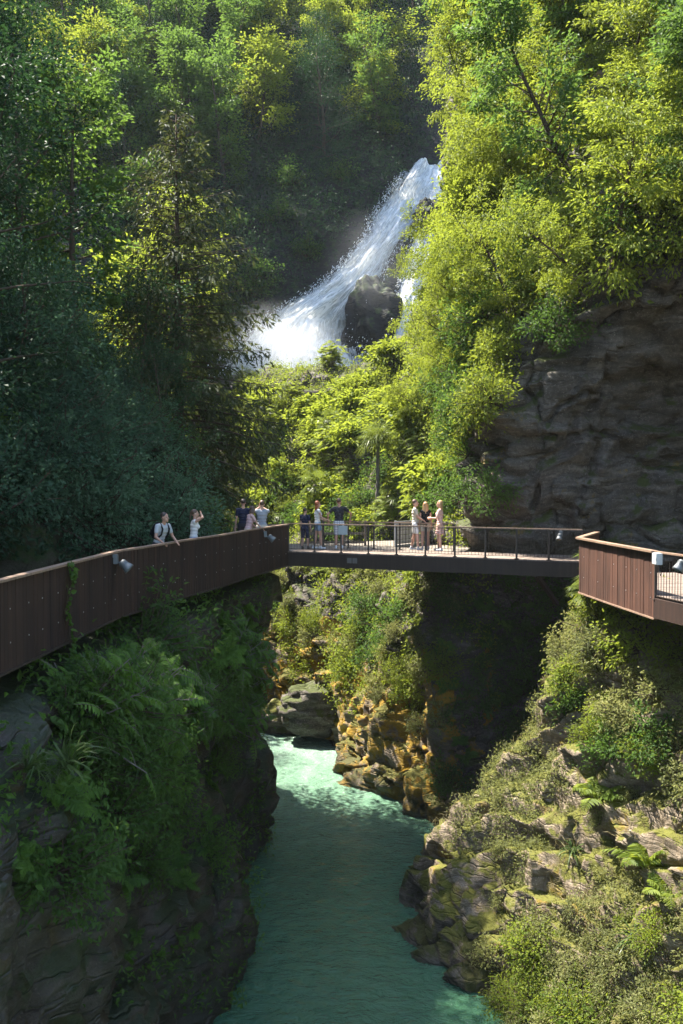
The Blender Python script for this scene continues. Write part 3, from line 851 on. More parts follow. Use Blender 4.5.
# forest trees
reg('broad_a', make_broadleaf('broad_a', 1, 11, 3.7, bare=.1, nl=24, leaf=L_FAR, per=24, ln=.34, wd=.19, spread=.3))
reg('broad_b', make_broadleaf('broad_b', 2, 13, 3.4, bare=.18, nl=22, leaf=L_FAR, per=24, prof='wide', ln=.36, wd=.2, spread=.32))
reg('broad_c', make_broadleaf('broad_c', 3, 9, 3.6, bare=.1, nl=24, leaf=L_BRIGHT, per=26, ln=.28, wd=.16))
reg('dark_a', make_broadleaf('dark_a', 4, 10, 3.2, bare=.08, nl=24, leaf=L_DARK, per=26, ln=.18, wd=.1, prof='round', flat=.7))
reg('light_a', make_broadleaf('light_a', 5, 9, 3.2, bare=.12, nl=20, ntw=8, leaf=L_BRIGHT, per=34, ln=.23, wd=.13, droop=.12, spread=.28))
reg('light_b', make_broadleaf('light_b', 6, 7, 3.0, bare=.1, nl=20, ntw=8, leaf=L_BRIGHT, per=34, ln=.24, wd=.12, droop=.2, spread=.28, prof='wide'))
reg('robinia', make_broadleaf('robinia', 7, 6, 2.6, bare=.3, nl=13, ntw=7, leaf=L_BRIGHT, per=18, ln=.15, wd=.07, droop=.25, tw=1.0, spread=.2, flat=.3, prof='wide'))
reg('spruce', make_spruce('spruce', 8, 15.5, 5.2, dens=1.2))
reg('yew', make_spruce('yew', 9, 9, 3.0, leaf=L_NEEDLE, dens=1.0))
# shrubs and smaller plants
reg('shrub_teal', make_shrub('shrub_teal', 21, 1.5, 1.7, 60, 9, 20, .075, .042, L_TEAL, .5, .13, .5))
reg('shrub_green', make_shrub('shrub_green', 22, 1.2, 1.3, 30, 5, 11, .12, .06, L_BROAD, .42, .12))
reg('shrub_bright', make_shrub('shrub_bright', 23, 1.1, 1.2, 30, 5, 11, .11, .055, L_BRIGHT, .4, .12))
reg('shrub_herb', make_shrub('shrub_herb', 24, .7, .75, 26, 4, 8, .10, .048, L_HERB, .25, .07))
reg('shrub_big', make_shrub('shrub_big', 25, 1.6, 1.3, 34, 6, 9, .26, .16, L_BRIGHT, .55, .16, .4))
reg('feather', make_featherbush('feather', 26))
reg('feather_g', make_featherbush('feather_g', 27, 1.6, 1.4, 18, L_FERN))
reg('fern_a', make_fern('fern_a', 31, .95, 11, 17))
reg('fern_b', make_fern('fern_b', 32, .75, 9, 15))
reg('fern_y', make_fern('fern_y', 33, .8, 9, 15, L_BRIGHT))
reg('palm_a', make_palm('palm_a', 41, 2.4)); reg('palm_b', make_palm('palm_b', 42, 1.2, 16)); reg('palm_t', make_palm('palm_t', 43, 5.5, 30, 1.0))
reg('strap', make_strap('strap', 51)); reg('strap_b', make_strap('strap_b', 52, 46, .7, .03))
reg('grass_dry', make_strap('grass_dry', 53, 60, .55, .012, L_DRY, 'grass tuft', (35, 88)))
reg('agave', make_strap('agave', 54, 34, .9, .055, L_STRAP, 'plant', (20, 80)))
# ------------------------------------------------------------------ planting
def at_px(px, d, key, name, label, group=None, s=1.0, dz=0.0, **kw):
    x = (px - 341.5) / F * d
    return plant(key, name, x, d, ground(x, d) + dz, label, group, s, **kw)

R = np.random.default_rng(99)
CHUTE = [W(a, b, c) for a, b, c in ((430, 180, 86), (410, 205, 85), (395, 235, 84), (375, 262, 83), (350, 290, 82), (320, 315, 80.5), (300, 345, 79), (340, 345, 79), (270, 365, 78), (325, 370, 78), (405, 300, 80), (400, 345, 79), (425, 240, 82))]
SUND = unit(np.array((-0.42, 0.25, 0.87)))
def shades_fall(c, r):
    for q in CHUTE:
        t = max(0, np.dot(c - q, SUND))
        if np.linalg.norm(q + SUND * t - c) < r: return True
    return False
# the far mountainside: rows of trees up the slope, none in the waterfall's chute
def hill_y(x, z):   # the hill's own surface
    h = GROUND.ray_cast(Vector((x, 30, z)), Vector((0, 1, 0)))
    return h[0].y if h[0] is not None else 120
def in_chute(px, py):
    c = np.interp(py, [150, 180, 215, 265, 300, 330, 385], [440, 428, 402, 372, 350, 335, 320])
    hw = np.interp(py, [150, 180, 215, 265, 330, 385], [14, 26, 34, 60, 85, 110])
    return abs(px - c) < hw
HZ = [(12, 5.5), (15, 6), (18, 5.5), (22, 6), (26, 5.5), (30, 6), (35, 6), (40, 6), (46, 6.5), (52, 7), (58, 7.5), (65, 8), (72, 9)]
for z0, step in HZ:
    x = -42 + R.random() * 3
    while x < 40:
        xx = x + R.normal() * .9; zz = z0 + R.normal() * 1.2
        x += step * .82
        y = hill_y(xx, zz); g = ground(xx, y + .3)
        px, py, f = proj((xx, y, zz)); pt = proj((xx, y, zz + 9))
        if px < -70 or px > 700: continue
        if px > 560 and z0 < 46: continue
        if px > 425 and z0 < 34: continue
        if any(in_chute(px + o, py - q) for o in (-18, 0, 18) for q in (0, 25, 60, 90)) and 120 < py < 420: continue
        if in_chute(px, py): continue
        if shades_fall(np.array((xx, y, zz + 6)), 2.9) or shades_fall(np.array((xx, y, zz + 3)), 2.3):
            if not in_chute(px, py - 12):
                plant('shrub_green', 'shrub', xx, y, zz - .3, 'low dark green shrub on the bare rock close above the waterfall', 'shrubs on the rock close above the waterfall', R.uniform(1.3, 1.9), rng=R)
            continue
        left = px < np.interp(py, [150, 385], [430, 320])
        upper = py < 150
        u = R.random()
        key = 'broad_c' if u < (.42 if upper else .12) else ('broad_a' if u < .62 else ('broad_b' if u < .85 else 'dark_a'))
        nm = 'broadleaf_tree' if key != 'dark_a' else 'evergreen_tree'
        hue = {'broad_c': 'light green rounded', 'broad_a': 'mid green bushy', 'broad_b': 'tall spreading green', 'dark_a': 'dark narrow'}[key]
        zone = ('left of' if px < 210 else 'straight above') if upper else ('left beside' if left else 'right beside')
        row = 'high up the mountainside' if z0 > 42 else ('halfway up the mountainside' if z0 > 25 else 'low on the mountainside')
        kindw = 'evergreen tree' if key == 'dark_a' else 'broadleaf tree'
        plant(key, nm, xx, y, zz - .6, f'{hue} {kindw} {row} {zone} the waterfall', f'{hue} {kindw}s {row} {zone} the waterfall', s=R.uniform(.75, 1.15), rng=R)

# the dark wood on the left above the walkway
LW = [  # px, depth, kind, scale
    (30, 26, 'dark_a', .55), (-40, 24, 'dark_a', .9), (95, 29, 'dark_a', .5), 
    (20, 33, 'dark_a', .9), (75, 35, 'broad_b', .62), (-60, 32, 'dark_a', 1.05), (140, 38, 'dark_a', .8),
    (10, 40, 'dark_a', 1.15), (-20, 41, 'dark_a', 1.2), (-95, 40, 'dark_a', 1.2),
    (95, 67, 'broad_c', 1.85), (130, 72, 'broad_c', 1.7), (70, 60, 'broad_c', 1.7), (75, 63, 'broad_c', 1.35), (20, 55, 'dark_a', 1.3), (-50, 55, 'dark_a', 1.35),
    (165, 76, 'broad_c', 1.5), (195, 80, 'broad_c', 1.2), (120, 70, 'broad_c', 1.3), (40, 66, 'dark_a', 1.45), (-20, 70, 'broad_a', 1.4), 
    (-250, 17, 'dark_a', .8), (-380, 14, 'broad_a', .9), (-150, 28, 'dark_a', 1.1), (-230, 24, 'broad_b', 1.1)]
LWD = {'dark_a': ('evergreen_tree', 'dark dense evergreen tree'), 'broad_a': ('broadleaf_tree', 'bushy green broadleaf tree'), 'broad_b': ('broadleaf_tree', 'tall spreading broadleaf tree'),
       'broad_c': ('broadleaf_tree', 'sunlit yellow green broadleaf tree')}
for px, d, k, s in LW:
    nm, lb = LWD[k]
    where = 'just behind the left walkway' if d < 31 else ('on the slope behind the left walkway' if d < 48 else 'beyond the big spruce on the left')
    at_px(px, d, k, nm, f'{lb} {where}', f'{lb}s {where}', s, rng=R)
at_px(184, 40.5, 'spruce', 'spruce_tree', 'big dark spruce with drooping branches standing beside the left end of the footbridge', s=1.14, rz=0.4)
at_px(40, 47, 'spruce', 'spruce_tree', 'smaller spruce half hidden behind the big spruce by the bridge', s=.62, rz=2)

# right-hand slope: bright trees above the overhang
RW = [(492, 51, 'light_a', .75), (505, 48, 'light_b', .8), (525, 46, 'light_a', .85), (515, 58, 'light_a', 1.0), (530, 50, 'light_a', 1.1), (540, 56, 'light_a', 1.2),
      (545, 43, 'light_b', .8), (575, 45, 'light_a', .95), (600, 50, 'light_a', 1.15), (560, 56, 'broad_c', 1.25), (545, 62, 'light_a', 1.2), (620, 41, 'light_b', .85),
      (650, 44, 'light_a', 1.0), (670, 38, 'yew', .75), (690, 46, 'broad_a', 1.1), (640, 52, 'light_a', 1.2), (590, 60, 'light_a', 1.25), (690, 55, 'light_a', 1.3),
      (720, 36, 'yew', .9), (735, 42, 'broad_a', 1.1), (650, 62, 'light_a', 1.3), (555, 66, 'broad_c', 1.2), (530, 68, 'light_a', 1.15), (505, 72, 'broad_c', 1.0),
      (780, 38, 'yew', 1.0), (800, 48, 'broad_a', 1.3), (880, 36, 'light_a', 1.2)]
RWD = {'light_a': ('broadleaf_tree', 'sunlit yellow green tree'), 'light_b': ('broadleaf_tree', 'low spreading bright green tree'), 'broad_c': ('broadleaf_tree', 'round sunlit broadleaf tree'),
       'yew': ('conifer_tree', 'soft dark conifer with hanging sprays'), 'broad_a': ('broadleaf_tree', 'mid green shaded broadleaf tree')}
for px, d, k, s in RW:
    nm, lb = RWD[k]
    where = 'on the slope right of the waterfall' if px < 520 else ('above the rock overhang' if d < 48 else 'high on the right slope above the overhang')
    at_px(px, d, k, nm, f'{lb} {where}', f'{lb}s {where}', s, dz=-.4, rng=R)
at_px(470, 50.5, 'robinia', 'robinia_tree', 'feathery yellow green robinia leaning out in front of the waterfall', s=.78, dz=-.3, ry=-.28, rz=0)
at_px(430, 52, 'robinia', 'robinia_tree', 'small airy robinia reaching across the lower waterfall', s=.62, dz=0, ry=-.3, rz=0.6)

for px, d, s in ((452, 72, .7), (470, 75, .85), (462, 66, .6)):
    at_px(px, d, 'broad_a', 'broadleaf_tree', 'dark green tree on the cliff edge just above the top of the waterfall', 'trees on the cliff edge above the waterfall', s, dz=-.5, rng=R)
# ------------------------------------------------------------------ shrubs, ferns, palms
def inside(px, py, x0, x1, y0, y1):
    return (px > x0) & (px < x1) & (py > y0) & (py < y1)
def visible(P, slack=.6):
    out = np.zeros(len(P), bool)
    for i, p in enumerate(P):
        v = Vector(p); d = v.length
        h = GROUND.ray_cast(Vector((0, 0, 0)), v / d)
        out[i] = h[0] is None or h[3] > d - slack
    return out
def thin(P, Nn, n, dist):
    """spread the points out: drop those closer than dist to one kept before"""
    keep = []
    for i in range(len(P)):
        if all(np.linalg.norm(P[i] - P[j]) > dist for j in keep):
            keep.append(i)
            if len(keep) >= n: break
    return P[keep], Nn[keep]
def grow(T, n, dist, kinds, pred, out=.0, lean=.35, s=(.7, 1.25), cand=None, see=True, sink=.12):
    """kinds: [(weight, key, object name, label)]"""
    P, Nn = T.sample(cand or n * 10, R, pred)
    if see:
        v = visible(P); P, Nn = P[v], Nn[v]
    P, Nn = thin(P, Nn, n, dist)
    wts = np.array([k[0] for k in kinds], float); wts /= wts.sum()
    for p, q in zip(P, Nn):
        k = kinds[R.choice(len(kinds), p=wts)]
        q = q / np.linalg.norm(q)
        p = p + q * out - np.array((0, 0, sink))
        o = plant(k[1], k[2], p[0], p[1], p[2], k[3], k[3], R.uniform(*s), rng=R)
        # lean out of a steep face
        axis = Vector((0, 0, 1)).cross(Vector(q)); a = min(1.3, math.acos(max(-1, min(1, q[2])))) * lean
        if axis.length > 1e-3:
            o.rotation_euler = (Matrix.Rotation(a, 3, axis.normalized()) @ Matrix.Rotation(R.random() * 6.28, 3, 'Z')).to_euler()

# --- left: bushes and young trees behind the walkway
for i, (px, d, dz, s) in enumerate([(20, 25, .2, 1.05), (70, 27, .3, 1.0), (-40, 23, .3, 1.15), (45, 26.5, 1.6, 1.15), (0, 26, 2.2, 1.25), (98, 29, 1.2, 1.0), (40, 28, 3.4, 1.25), (-15, 27, 3.8, 1.3), (15, 29, 4.8, 1.3), (-80, 24, 2.5, 1.3), (85, 30, 2.9, 1.05)]):
    x = (px - 341.5) / F * d; g = ground(x, d)
    low = dz < 1
    lb = ('leafy blue green bush at the foot of the slope behind the left walkway', 'blue green bush higher on the slope behind the left walkway')[0 if low else 1]
    plant('shrub_teal', 'leafy_bush', x, d, min(g, -2.7 + dz + 1.5) - .2, lb, 'bushes behind the left walkway', s * 1.25, rng=R, sz=1.25)
grow(T_LEFT, 34, 1.5, [(3, 'shrub_teal', 'leafy_bush', 'blue green bush on the dark slope under the trees left of the spruce'), (2, 'shrub_green', 'shrub', 'green shrub on the dark slope under the trees left of the spruce'),
     (1.2, 'dark_a', 'young_evergreen', 'young dark evergreen on the slope under the trees left of the spruce')],
     lambda P, n, px, py: inside(px, py, -60, 260, 100, 545) & (P[:, 2] > -2.2) & (P[:, 1] > 23) & ((P[:, 1] < 39.5) | (P[:, 1] > 60) | (P[:, 0] < -14)), s=(.9, 1.4), sink=.3)
for o in [o for o in col.objects if o.name.startswith('young_evergreen')]:
    o.scale = tuple(x * .42 for x in o.scale)
# --- left cliff under the walkway
onl = lambda x0, x1, y0, y1: (lambda P, n, px, py: inside(px, py, x0, x1, y0, y1) & (P[:, 2] < -3.9) & (P[:, 1] > 12.5))
grow(T_LEFT, 74, .5, [(5, 'fern_a', 'fern', 'green fern hanging on the left cliff just below the walkway'), (1.2, 'shrub_green', 'shrub', 'low leafy shrub on the left cliff just below the walkway'),
     (1.5, 'feather_g', 'feathery_shrub', 'feathery leaved shrub on the left cliff just below the walkway')], onl(-40, 250, 590, 740), .12, .7, (.7, 1.25))
grow(T_LEFT, 56, .5, [(4, 'fern_b', 'fern', 'small fern growing from the middle of the shaded left cliff'), (3, 'shrub_green', 'shrub', 'small shrub growing from the middle of the shaded left cliff'),
     (1.2, 'strap_b', 'strap_leaved_plant', 'tuft of arching strap leaves on the middle of the shaded left cliff')], onl(-40, 215, 690, 880), .08, .8, (.5, 1.0))
grow(T_LEFT, 9, .9, [(1, 'fern_b', 'fern', 'lone little fern on bare dark rock low on the left cliff')], onl(0, 200, 840, 960), .03, .8, (.35, .6))
for px, py, d, s, lb in [(85, 745, 16.2, 1.25, 'big clump of drooping strap leaves in the middle of the left cliff'), (118, 775, 16.8, 1.15, 'drooping strap leaved clump right of the biggest one on the left cliff'),
                         (50, 770, 15.6, 1.0, 'strap leaved clump left of the biggest one on the left cliff'), (130, 603, 20.8, .75, 'tuft of thin arching leaves just under the left floodlight'), (8, 770, 14.6, .8, 'pale strap leaved plant at the left edge of the cliff')]:
    p = W(px, py, d)
    h = GROUND.ray_cast(Vector((0, 0, 0)), Vector(p).normalized())
    q = h[0] if h[0] is not None else Vector(p)
    plant('strap', 'strap_leaved_plant', q.x + (.4 if d < 18 else .1), q.y - .35, q.z + .1, lb, None, s, rng=R, ry=.5)

# --- garden bank beyond the bridge
def gard(x0, x1, y0, y1):
    return lambda P, n, px, py: inside(px, py, x0, x1, y0, y1) & (P[:, 1] > 40) & (P[:, 2] > -3)
grow(T_WALL, 26, 1.5, [(4, 'shrub_big', 'large_leaved_bush', 'sunlit large leaved bush on the bank at the foot of the waterfall'), (1, 'shrub_bright', 'shrub', 'bright shrub on the bank at the foot of the waterfall')],
     gard(235, 415, 396, 445), .1, .2, (.85, 1.15))
grow(T_WALL, 40, 1.1, [(3, 'shrub_bright', 'shrub', 'bright green shrub on the sunny bank behind the bridge'), (2, 'shrub_big', 'large_leaved_bush', 'large leaved bush on the sunny bank behind the bridge'), (2, 'feather', 'feathery_shrub', 'feathery shrub on the sunny bank behind the bridge'),
     (2, 'shrub_green', 'shrub', 'darker green shrub on the sunny bank behind the bridge'), (1, 'fern_y', 'fern', 'yellow green fern on the sunny bank behind the bridge')], gard(240, 490, 425, 545), .05, .3, (.75, 1.25))
for px, d, k, s, lb in [(312, 45, 'palm_a', 1.1, 'fan palm with feathery crown on the bank behind the man in dark shirt'), (376, 43.5, 'palm_t', .85, 'tall fan palm with bare trunk on the bank behind the bridge'), (286, 55, 'palm_b', 1.1, 'small fan palm at the left of the sunny bank'),
                        (352, 51, 'palm_b', .9, 'low fan palm beside the tall palm trunk'), (400, 44, 'palm_b', 1.1, 'low fan palm right of the tall palm'), (330, 57, 'palm_a', .8, 'slender fan palm under the large leaved bushes')]:
    while ground((px - 341.5) / F * d, d) < -2.9 and d < 60: d += .5
    at_px(px, d, k, 'fan_palm', lb, None, s, rng=R)
for i, px in enumerate(range(246, 412, 15)):
    d = 62 + 3 * math.sin(i * 2.3); s = .62 + .38 * abs(math.sin(i * 1.7 + .6))
    at_px(px + 4 * math.sin(i * 5), d, 'shrub_big' if i % 3 else 'feather', 'large_leaved_bush' if i % 3 else 'feathery_shrub', 'bush on the top edge of the sunny bank in front of the waterfall', 'bushes along the top of the sunny bank', s, dz=-.1, rng=R)
# --- ivy clad cliff and the green slope right of the waterfall
grow(T_WALL, 44, 1.1, [(3, 'shrub_bright', 'shrub', 'bright shrub clinging to the cliff right of the waterfall'), (3, 'shrub_green', 'shrub', 'dark green shrub clinging to the cliff right of the waterfall'), (1.4, 'light_b', 'young_tree', 'small bright tree clinging to the cliff right of the waterfall')],
     lambda P, n, px, py: inside(px, py, 424, 505, 150, 430) & (P[:, 1] > 37) & (px > np.interp(py, [150, 250, 330, 400], [492, 474, 450, 430])), .1, .75, (.65, 1.0))
grow(T_WALL, 60, 1.6, [(4, 'light_a', 'young_tree', 'young yellow green tree on the steep slope above the overhang'), (3, 'light_b', 'young_tree', 'spreading young tree on the steep slope above the overhang'), (2, 'shrub_bright', 'shrub', 'bright shrub on the steep slope above the overhang'),
     (1.2, 'broad_a', 'young_tree', 'darker green young tree on the steep slope above the overhang'), (.01, 'shrub_big', 'large_leaved_bush', 'large leaved bush on the steep slope above the overhang')],
     lambda P, n, px, py: inside(px, py, 492, 760, -60, 300 - (px - 590) * .1) & (P[:, 2] > 6.3) & (P[:, 1] < 62), .1, .5, (.85, 1.4), sink=.4)
for o in col.objects:
    if o.name.startswith('young_tree'):
        o.scale = tuple(x * .46 for x in o.scale)
# drapery over the edge of the overhang
grow(T_WALL, 36, .9, [(3, 'shrub_green', 'shrub', 'shrub hanging over the edge of the rock overhang'), (2, 'shrub_bright', 'shrub', 'sunlit shrub hanging over the edge of the rock overhang'), (1, 'light_b', 'hanging_tree', 'small tree hanging over the edge of the rock overhang')],
     lambda P, n, px, py: inside(px, py, 465, 720, 200, 440) & (py < np.interp(px, [465, 500, 540, 590, 683, 720], [440, 420, 345, 290, 262, 260])) & (P[:, 1] < 45), .15, .8, (.8, 1.3))
for o in col.objects:
    if o.name.startswith('hanging_tree'):
        o.scale = tuple(x * .4 for x in o.scale)
grow(T_WALL, 16, .7, [(2, 'shrub_green', 'shrub', 'dark shrub hanging on the rock corner right of the three people on the bridge'), (1.5, 'shrub_bright', 'shrub', 'bright shrub hanging on the rock corner right of the three people on the bridge')],
     lambda P, n, px, py: inside(px, py, 452, 502, 385, 500) & (P[:, 1] > 33) & (P[:, 1] < 46), .2, .8, (.65, 1.0))
# --- lit wall below the bridge
grow(T_WALL, 58, .8, [(4, 'shrub_herb', 'shrub', 'small pale green shrub on the sunny wall under the bridge'), (3, 'shrub_bright', 'shrub', 'bright green shrub on the sunny wall under the bridge'), (2, 'fern_y', 'fern', 'yellow green fern on the sunny wall under the bridge'), (1, 'shrub_green', 'shrub', 'dark green shrub on the sunny wall under the bridge'),
     (1, 'grass_dry', 'grass_tuft', 'dry grass tuft on the sunny wall under the bridge')],
     lambda P, n, px, py: inside(px, py, 268, 455, 568, 735) & (P[:, 1] > 36) & (py < np.interp(px, [268, 330, 400, 455], [615, 645, 715, 760])), .05, .7, (.65, 1.2))
grow(T_WALL, 26, .9, [(3, 'fern_a', 'fern', 'fern in the shaded recess under the bridge'), (2, 'shrub_green', 'shrub', 'shrub in the shaded recess under the bridge')],
     lambda P, n, px, py: inside(px, py, 445, 590, 590, 790) & (P[:, 1] > 33), .03, .7, (.55, .95))
# --- spur
ons = lambda f: (lambda P, n, px, py: f(px, py) & (P[:, 2] < -2.5) & (n[:, 2] > .05))
grow(T_SPUR, 74, .45, [(5, 'shrub_herb', 'herb_bush', 'pale herb bush on the upper part of the sunny slope under the platform'), (2, 'shrub_bright', 'shrub', 'bright shrub on the upper part of the sunny slope under the platform'), (1.5, 'fern_y', 'fern', 'yellow green fern on the upper part of the sunny slope under the platform'),
     (1, 'shrub_green', 'shrub', 'dark green shrub on the upper part of the sunny slope under the platform'), (1.2, 'grass_dry', 'grass_tuft', 'dry grass tuft on the upper part of the sunny slope under the platform')],
     ons(lambda px, py: inside(px, py, 535, 720, 600, 790) & (py < 640 + (px - 500) * 1.05)), .02, .5, (.5, .95))
grow(T_SPUR, 34, .7, [(4, 'grass_dry', 'grass_tuft', 'dry grass tuft among the slate slabs of the sunny slope'), (3, 'shrub_herb', 'herb_bush', 'small herb bush among the slate slabs of the sunny slope')],
     ons(lambda px, py: inside(px, py, 500, 720, 740, 930)), .0, .5, (.3, .6))
grow(T_SPUR, 60, .42, [(5, 'shrub_herb', 'herb_bush', 'pale herb bush at the bottom of the sunny slope'), (1.5, 'shrub_bright', 'shrub', 'bright shrub at the bottom of the sunny slope'), (1.5, 'grass_dry', 'grass_tuft', 'dry grass tuft at the bottom of the sunny slope')],
     ons(lambda px, py: inside(px, py, 490, 720, 915, 1040) & (py > 1150 - .40 * px)), .0, .5, (.4, .85))
for px, d, k, s, nm, lb in [(606, 26.6, 'palm_b', .95, 'fan_palm', 'fan palm standing under the corner of the viewing platform'), (590, 26.6, 'palm_b', .55, 'fan_palm', 'smaller fan palm left below the one under the platform'), (632, 25.5, 'palm_b', .6, 'fan_palm', 'small pale fan palm on the slope right of the platform corner'),
                            (600, 24.6, 'fern_y', 1.5, 'fern', 'large fern in the middle of the sunny slope'), (650, 22.5, 'fern_y', 1.6, 'fern', 'large fern at the right edge of the sunny slope'), (672, 21.5, 'fern_y', 1.5, 'fern', 'large fern lowest at the right edge of the slope'),
                            (575, 24.8, 'agave', .7, 'agave', 'spiky agave like rosette in the middle of the sunny slope'), (640, 21.8, 'agave', .75, 'agave', 'spiky rosette near the right edge of the sunny slope')]:
    at_px(px, d, k, nm, lb, None, s, rng=R)

# ------------------------------------------------------------------ ground cover nobody could count
def cover(name, label, T, n, k, ln, mat, pred, hgt=.25, aspect=.5, see=True, spread=.16, up=.5):
    P, Nn = T.sample(n, R, pred, 120)
    if see:
        v = visible(P, 1.0); P, Nn = P[v], Nn[v]
    if len(P) == 0: return
    mb = MB()
    C = np.repeat(P, k, 0); Q = np.repeat(Nn, k, 0)
    m = len(C)
    off = R.normal(size=(m, 3)) * spread
    h = R.random((m, 1)) * hgt
    C = C + off + Q * h
    D = unit(Q * .5 + rdir(R, m) * .9 + np.array((0, 0, up - .45)))
    NN = unit(Q * .6 + np.array((0, 0, .7)) + R.normal(size=(m, 3)) * .5)
    l = ln * R.uniform(.6, 1.35, m)
    var = np.repeat(np.clip(fbm(P * .8, 3, 91) * 1.2 + .5, 0, 1), k) * .6 + R.random(m) * .4
    leaves(mb, C, D, NN, l, l * aspect, R, 0, var, 4)
    o = mb.build(name, mat); tag(o, label, 'ground cover', kind='stuff')
cover('ground_cover', 'dense low greenery covering the shaded left cliff under the walkway', T_LEFT, 6500, 8, .13, L_FERN,
      lambda P, n, px, py: inside(px, py, -60, 262, 560, 1000) & (P[:, 1] > 12) & (fbm(P * .55, 3, 61) + (py < 700) * .4 + (py < 840) * (px < 190) * .22 > .12) & (P[:, 2] < -3), .35)
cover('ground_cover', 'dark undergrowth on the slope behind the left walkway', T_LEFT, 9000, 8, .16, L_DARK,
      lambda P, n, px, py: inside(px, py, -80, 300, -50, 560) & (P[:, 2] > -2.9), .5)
cover('ground_cover', 'low leaves and herbs on the sunny bank and wall behind the bridge', T_WALL, 12000, 9, .13, L_BRIGHT,
      lambda P, n, px, py: inside(px, py, 235, 490, 360, 740) & (P[:, 1] > 36.5) & ((P[:, 2] > -2.8) | (fbm(P * .5, 3, 62) + np.clip((P[:, 2] + 7.5) * .12, -.4, .4) > .0)), .35)
cover('ground_cover', 'green creepers covering the steep slope above the overhang', T_WALL, 16000, 8, .2, L_BRIGHT,
      lambda P, n, px, py: inside(px, py, 412, 760, -60, 440) & (P[:, 1] < 75) & (px > np.interp(py, [0, 150, 250, 330, 400], [470, 455, 438, 415, 410])) & (py < np.interp(px, [465, 500, 540, 590, 683, 720], [440, 400, 335, 285, 262, 260])), .6, spread=.3)
cover('ground_cover', 'dark ivy hanging in the shaded recess under the bridge', T_WALL, 3000, 8, .12, L_BROAD,
      lambda P, n, px, py: inside(px, py, 440, 620, 570, 800) & (P[:, 1] > 32) & (fbm(P * .5, 3, 64) > .0), .2)
cover('ground_cover', 'pale herbs and moss tufts on the sunny slope', T_SPUR, 11000, 7, .075, L_HERB,
      lambda P, n, px, py: inside(px, py, 400, 740, 590, 1060) & ((px > 505) | (py < 850)) & (fbm(P * .6, 4, 65) + (py < 800) * .1 + (py > 1150 - .4 * px) * .25 > .2) & (n[:, 2] > 0), .1, .45, spread=.12)
cover('dry_grass', 'dry straw and stalks among the slate on the sunny slope', T_SPUR, 3200, 5, .22, L_DRY,
      lambda P, n, px, py: inside(px, py, 420, 740, 600, 1060) & ((px > 500) | (py < 850)) & (fbm(P * .7, 4, 66) > .12) & (n[:, 2] > .1), .04, .06, spread=.14, up=1.0)
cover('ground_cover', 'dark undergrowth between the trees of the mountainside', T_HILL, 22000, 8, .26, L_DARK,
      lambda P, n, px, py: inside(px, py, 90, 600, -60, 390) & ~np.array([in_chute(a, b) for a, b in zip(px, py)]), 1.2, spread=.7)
# ------------------------------------------------------------------ waterfall
def foam_mat(name, cover_, sc):
    m, nt = newmat(name)
    uv = N(nt, 'ShaderNodeUVMap').outputs[0]
    a = noise(nt, 1.0, 6, 0.62, mapping(nt, uv, scale=(8 * sc, 2.6 * sc, 1)), 2.2)
    f = noise(nt, 1.0, 5, 0.7, mapping(nt, uv, scale=(30 * sc, 8 * sc, 1)), 1.2)
    at = N(nt, 'ShaderNodeAttribute', attribute_name='v').outputs['Fac']
    s = mth(nt, 'ADD', mth(nt, 'MULTIPLY', a, .62), mth(nt, 'MULTIPLY', f, .38))
    s = mth(nt, 'ADD', s, mth(nt, 'SUBTRACT', mth(nt, 'MULTIPLY', at, .55), .55 - cover_))
    al = ramp(nt, s, [(.40, (0, 0, 0)), (.60, (1, 1, 1))])
    c = ramp(nt, s, [(.42, (.58, .6, .59)), (.62, (.84, .85, .83)), (.8, (.92, .92, .9))])
    d = N(nt, 'ShaderNodeBsdfDiffuse'); t = N(nt, 'ShaderNodeBsdfTranslucent'); L(nt, c, d.inputs[0]); L(nt, c, t.inputs[0])
    mx = N(nt, 'ShaderNodeMixShader'); mx.inputs[0].default_value = .45; L(nt, d.outputs[0], mx.inputs[1]); L(nt, t.outputs[0], mx.inputs[2])
    tr = N(nt, 'ShaderNodeBsdfTransparent'); m2 = N(nt, 'ShaderNodeMixShader')
    L(nt, al, m2.inputs[0]); L(nt, tr.outputs[0], m2.inputs[1]); L(nt, mx.outputs[0], m2.inputs[2])
    o = N(nt, 'ShaderNodeOutputMaterial'); L(nt, m2.outputs[0], o.inputs[0])
    return m
M_FALL = foam_mat('falling white water', .30, 1.0); M_FALL2 = foam_mat('thin veil of spray', .08, 1.7)

def hillpoint(px, py, back=0.0):
    p = Vector(W(px, py, 100)).normalized()
    h = HILLB.ray_cast(Vector((0, 0, 0)), p)
    d = h[0] if h[0] is not None else Vector(W(px, py, 85))
    return np.array(d) - np.array(p) * back
HILLB = bvh_of([T_HILL])

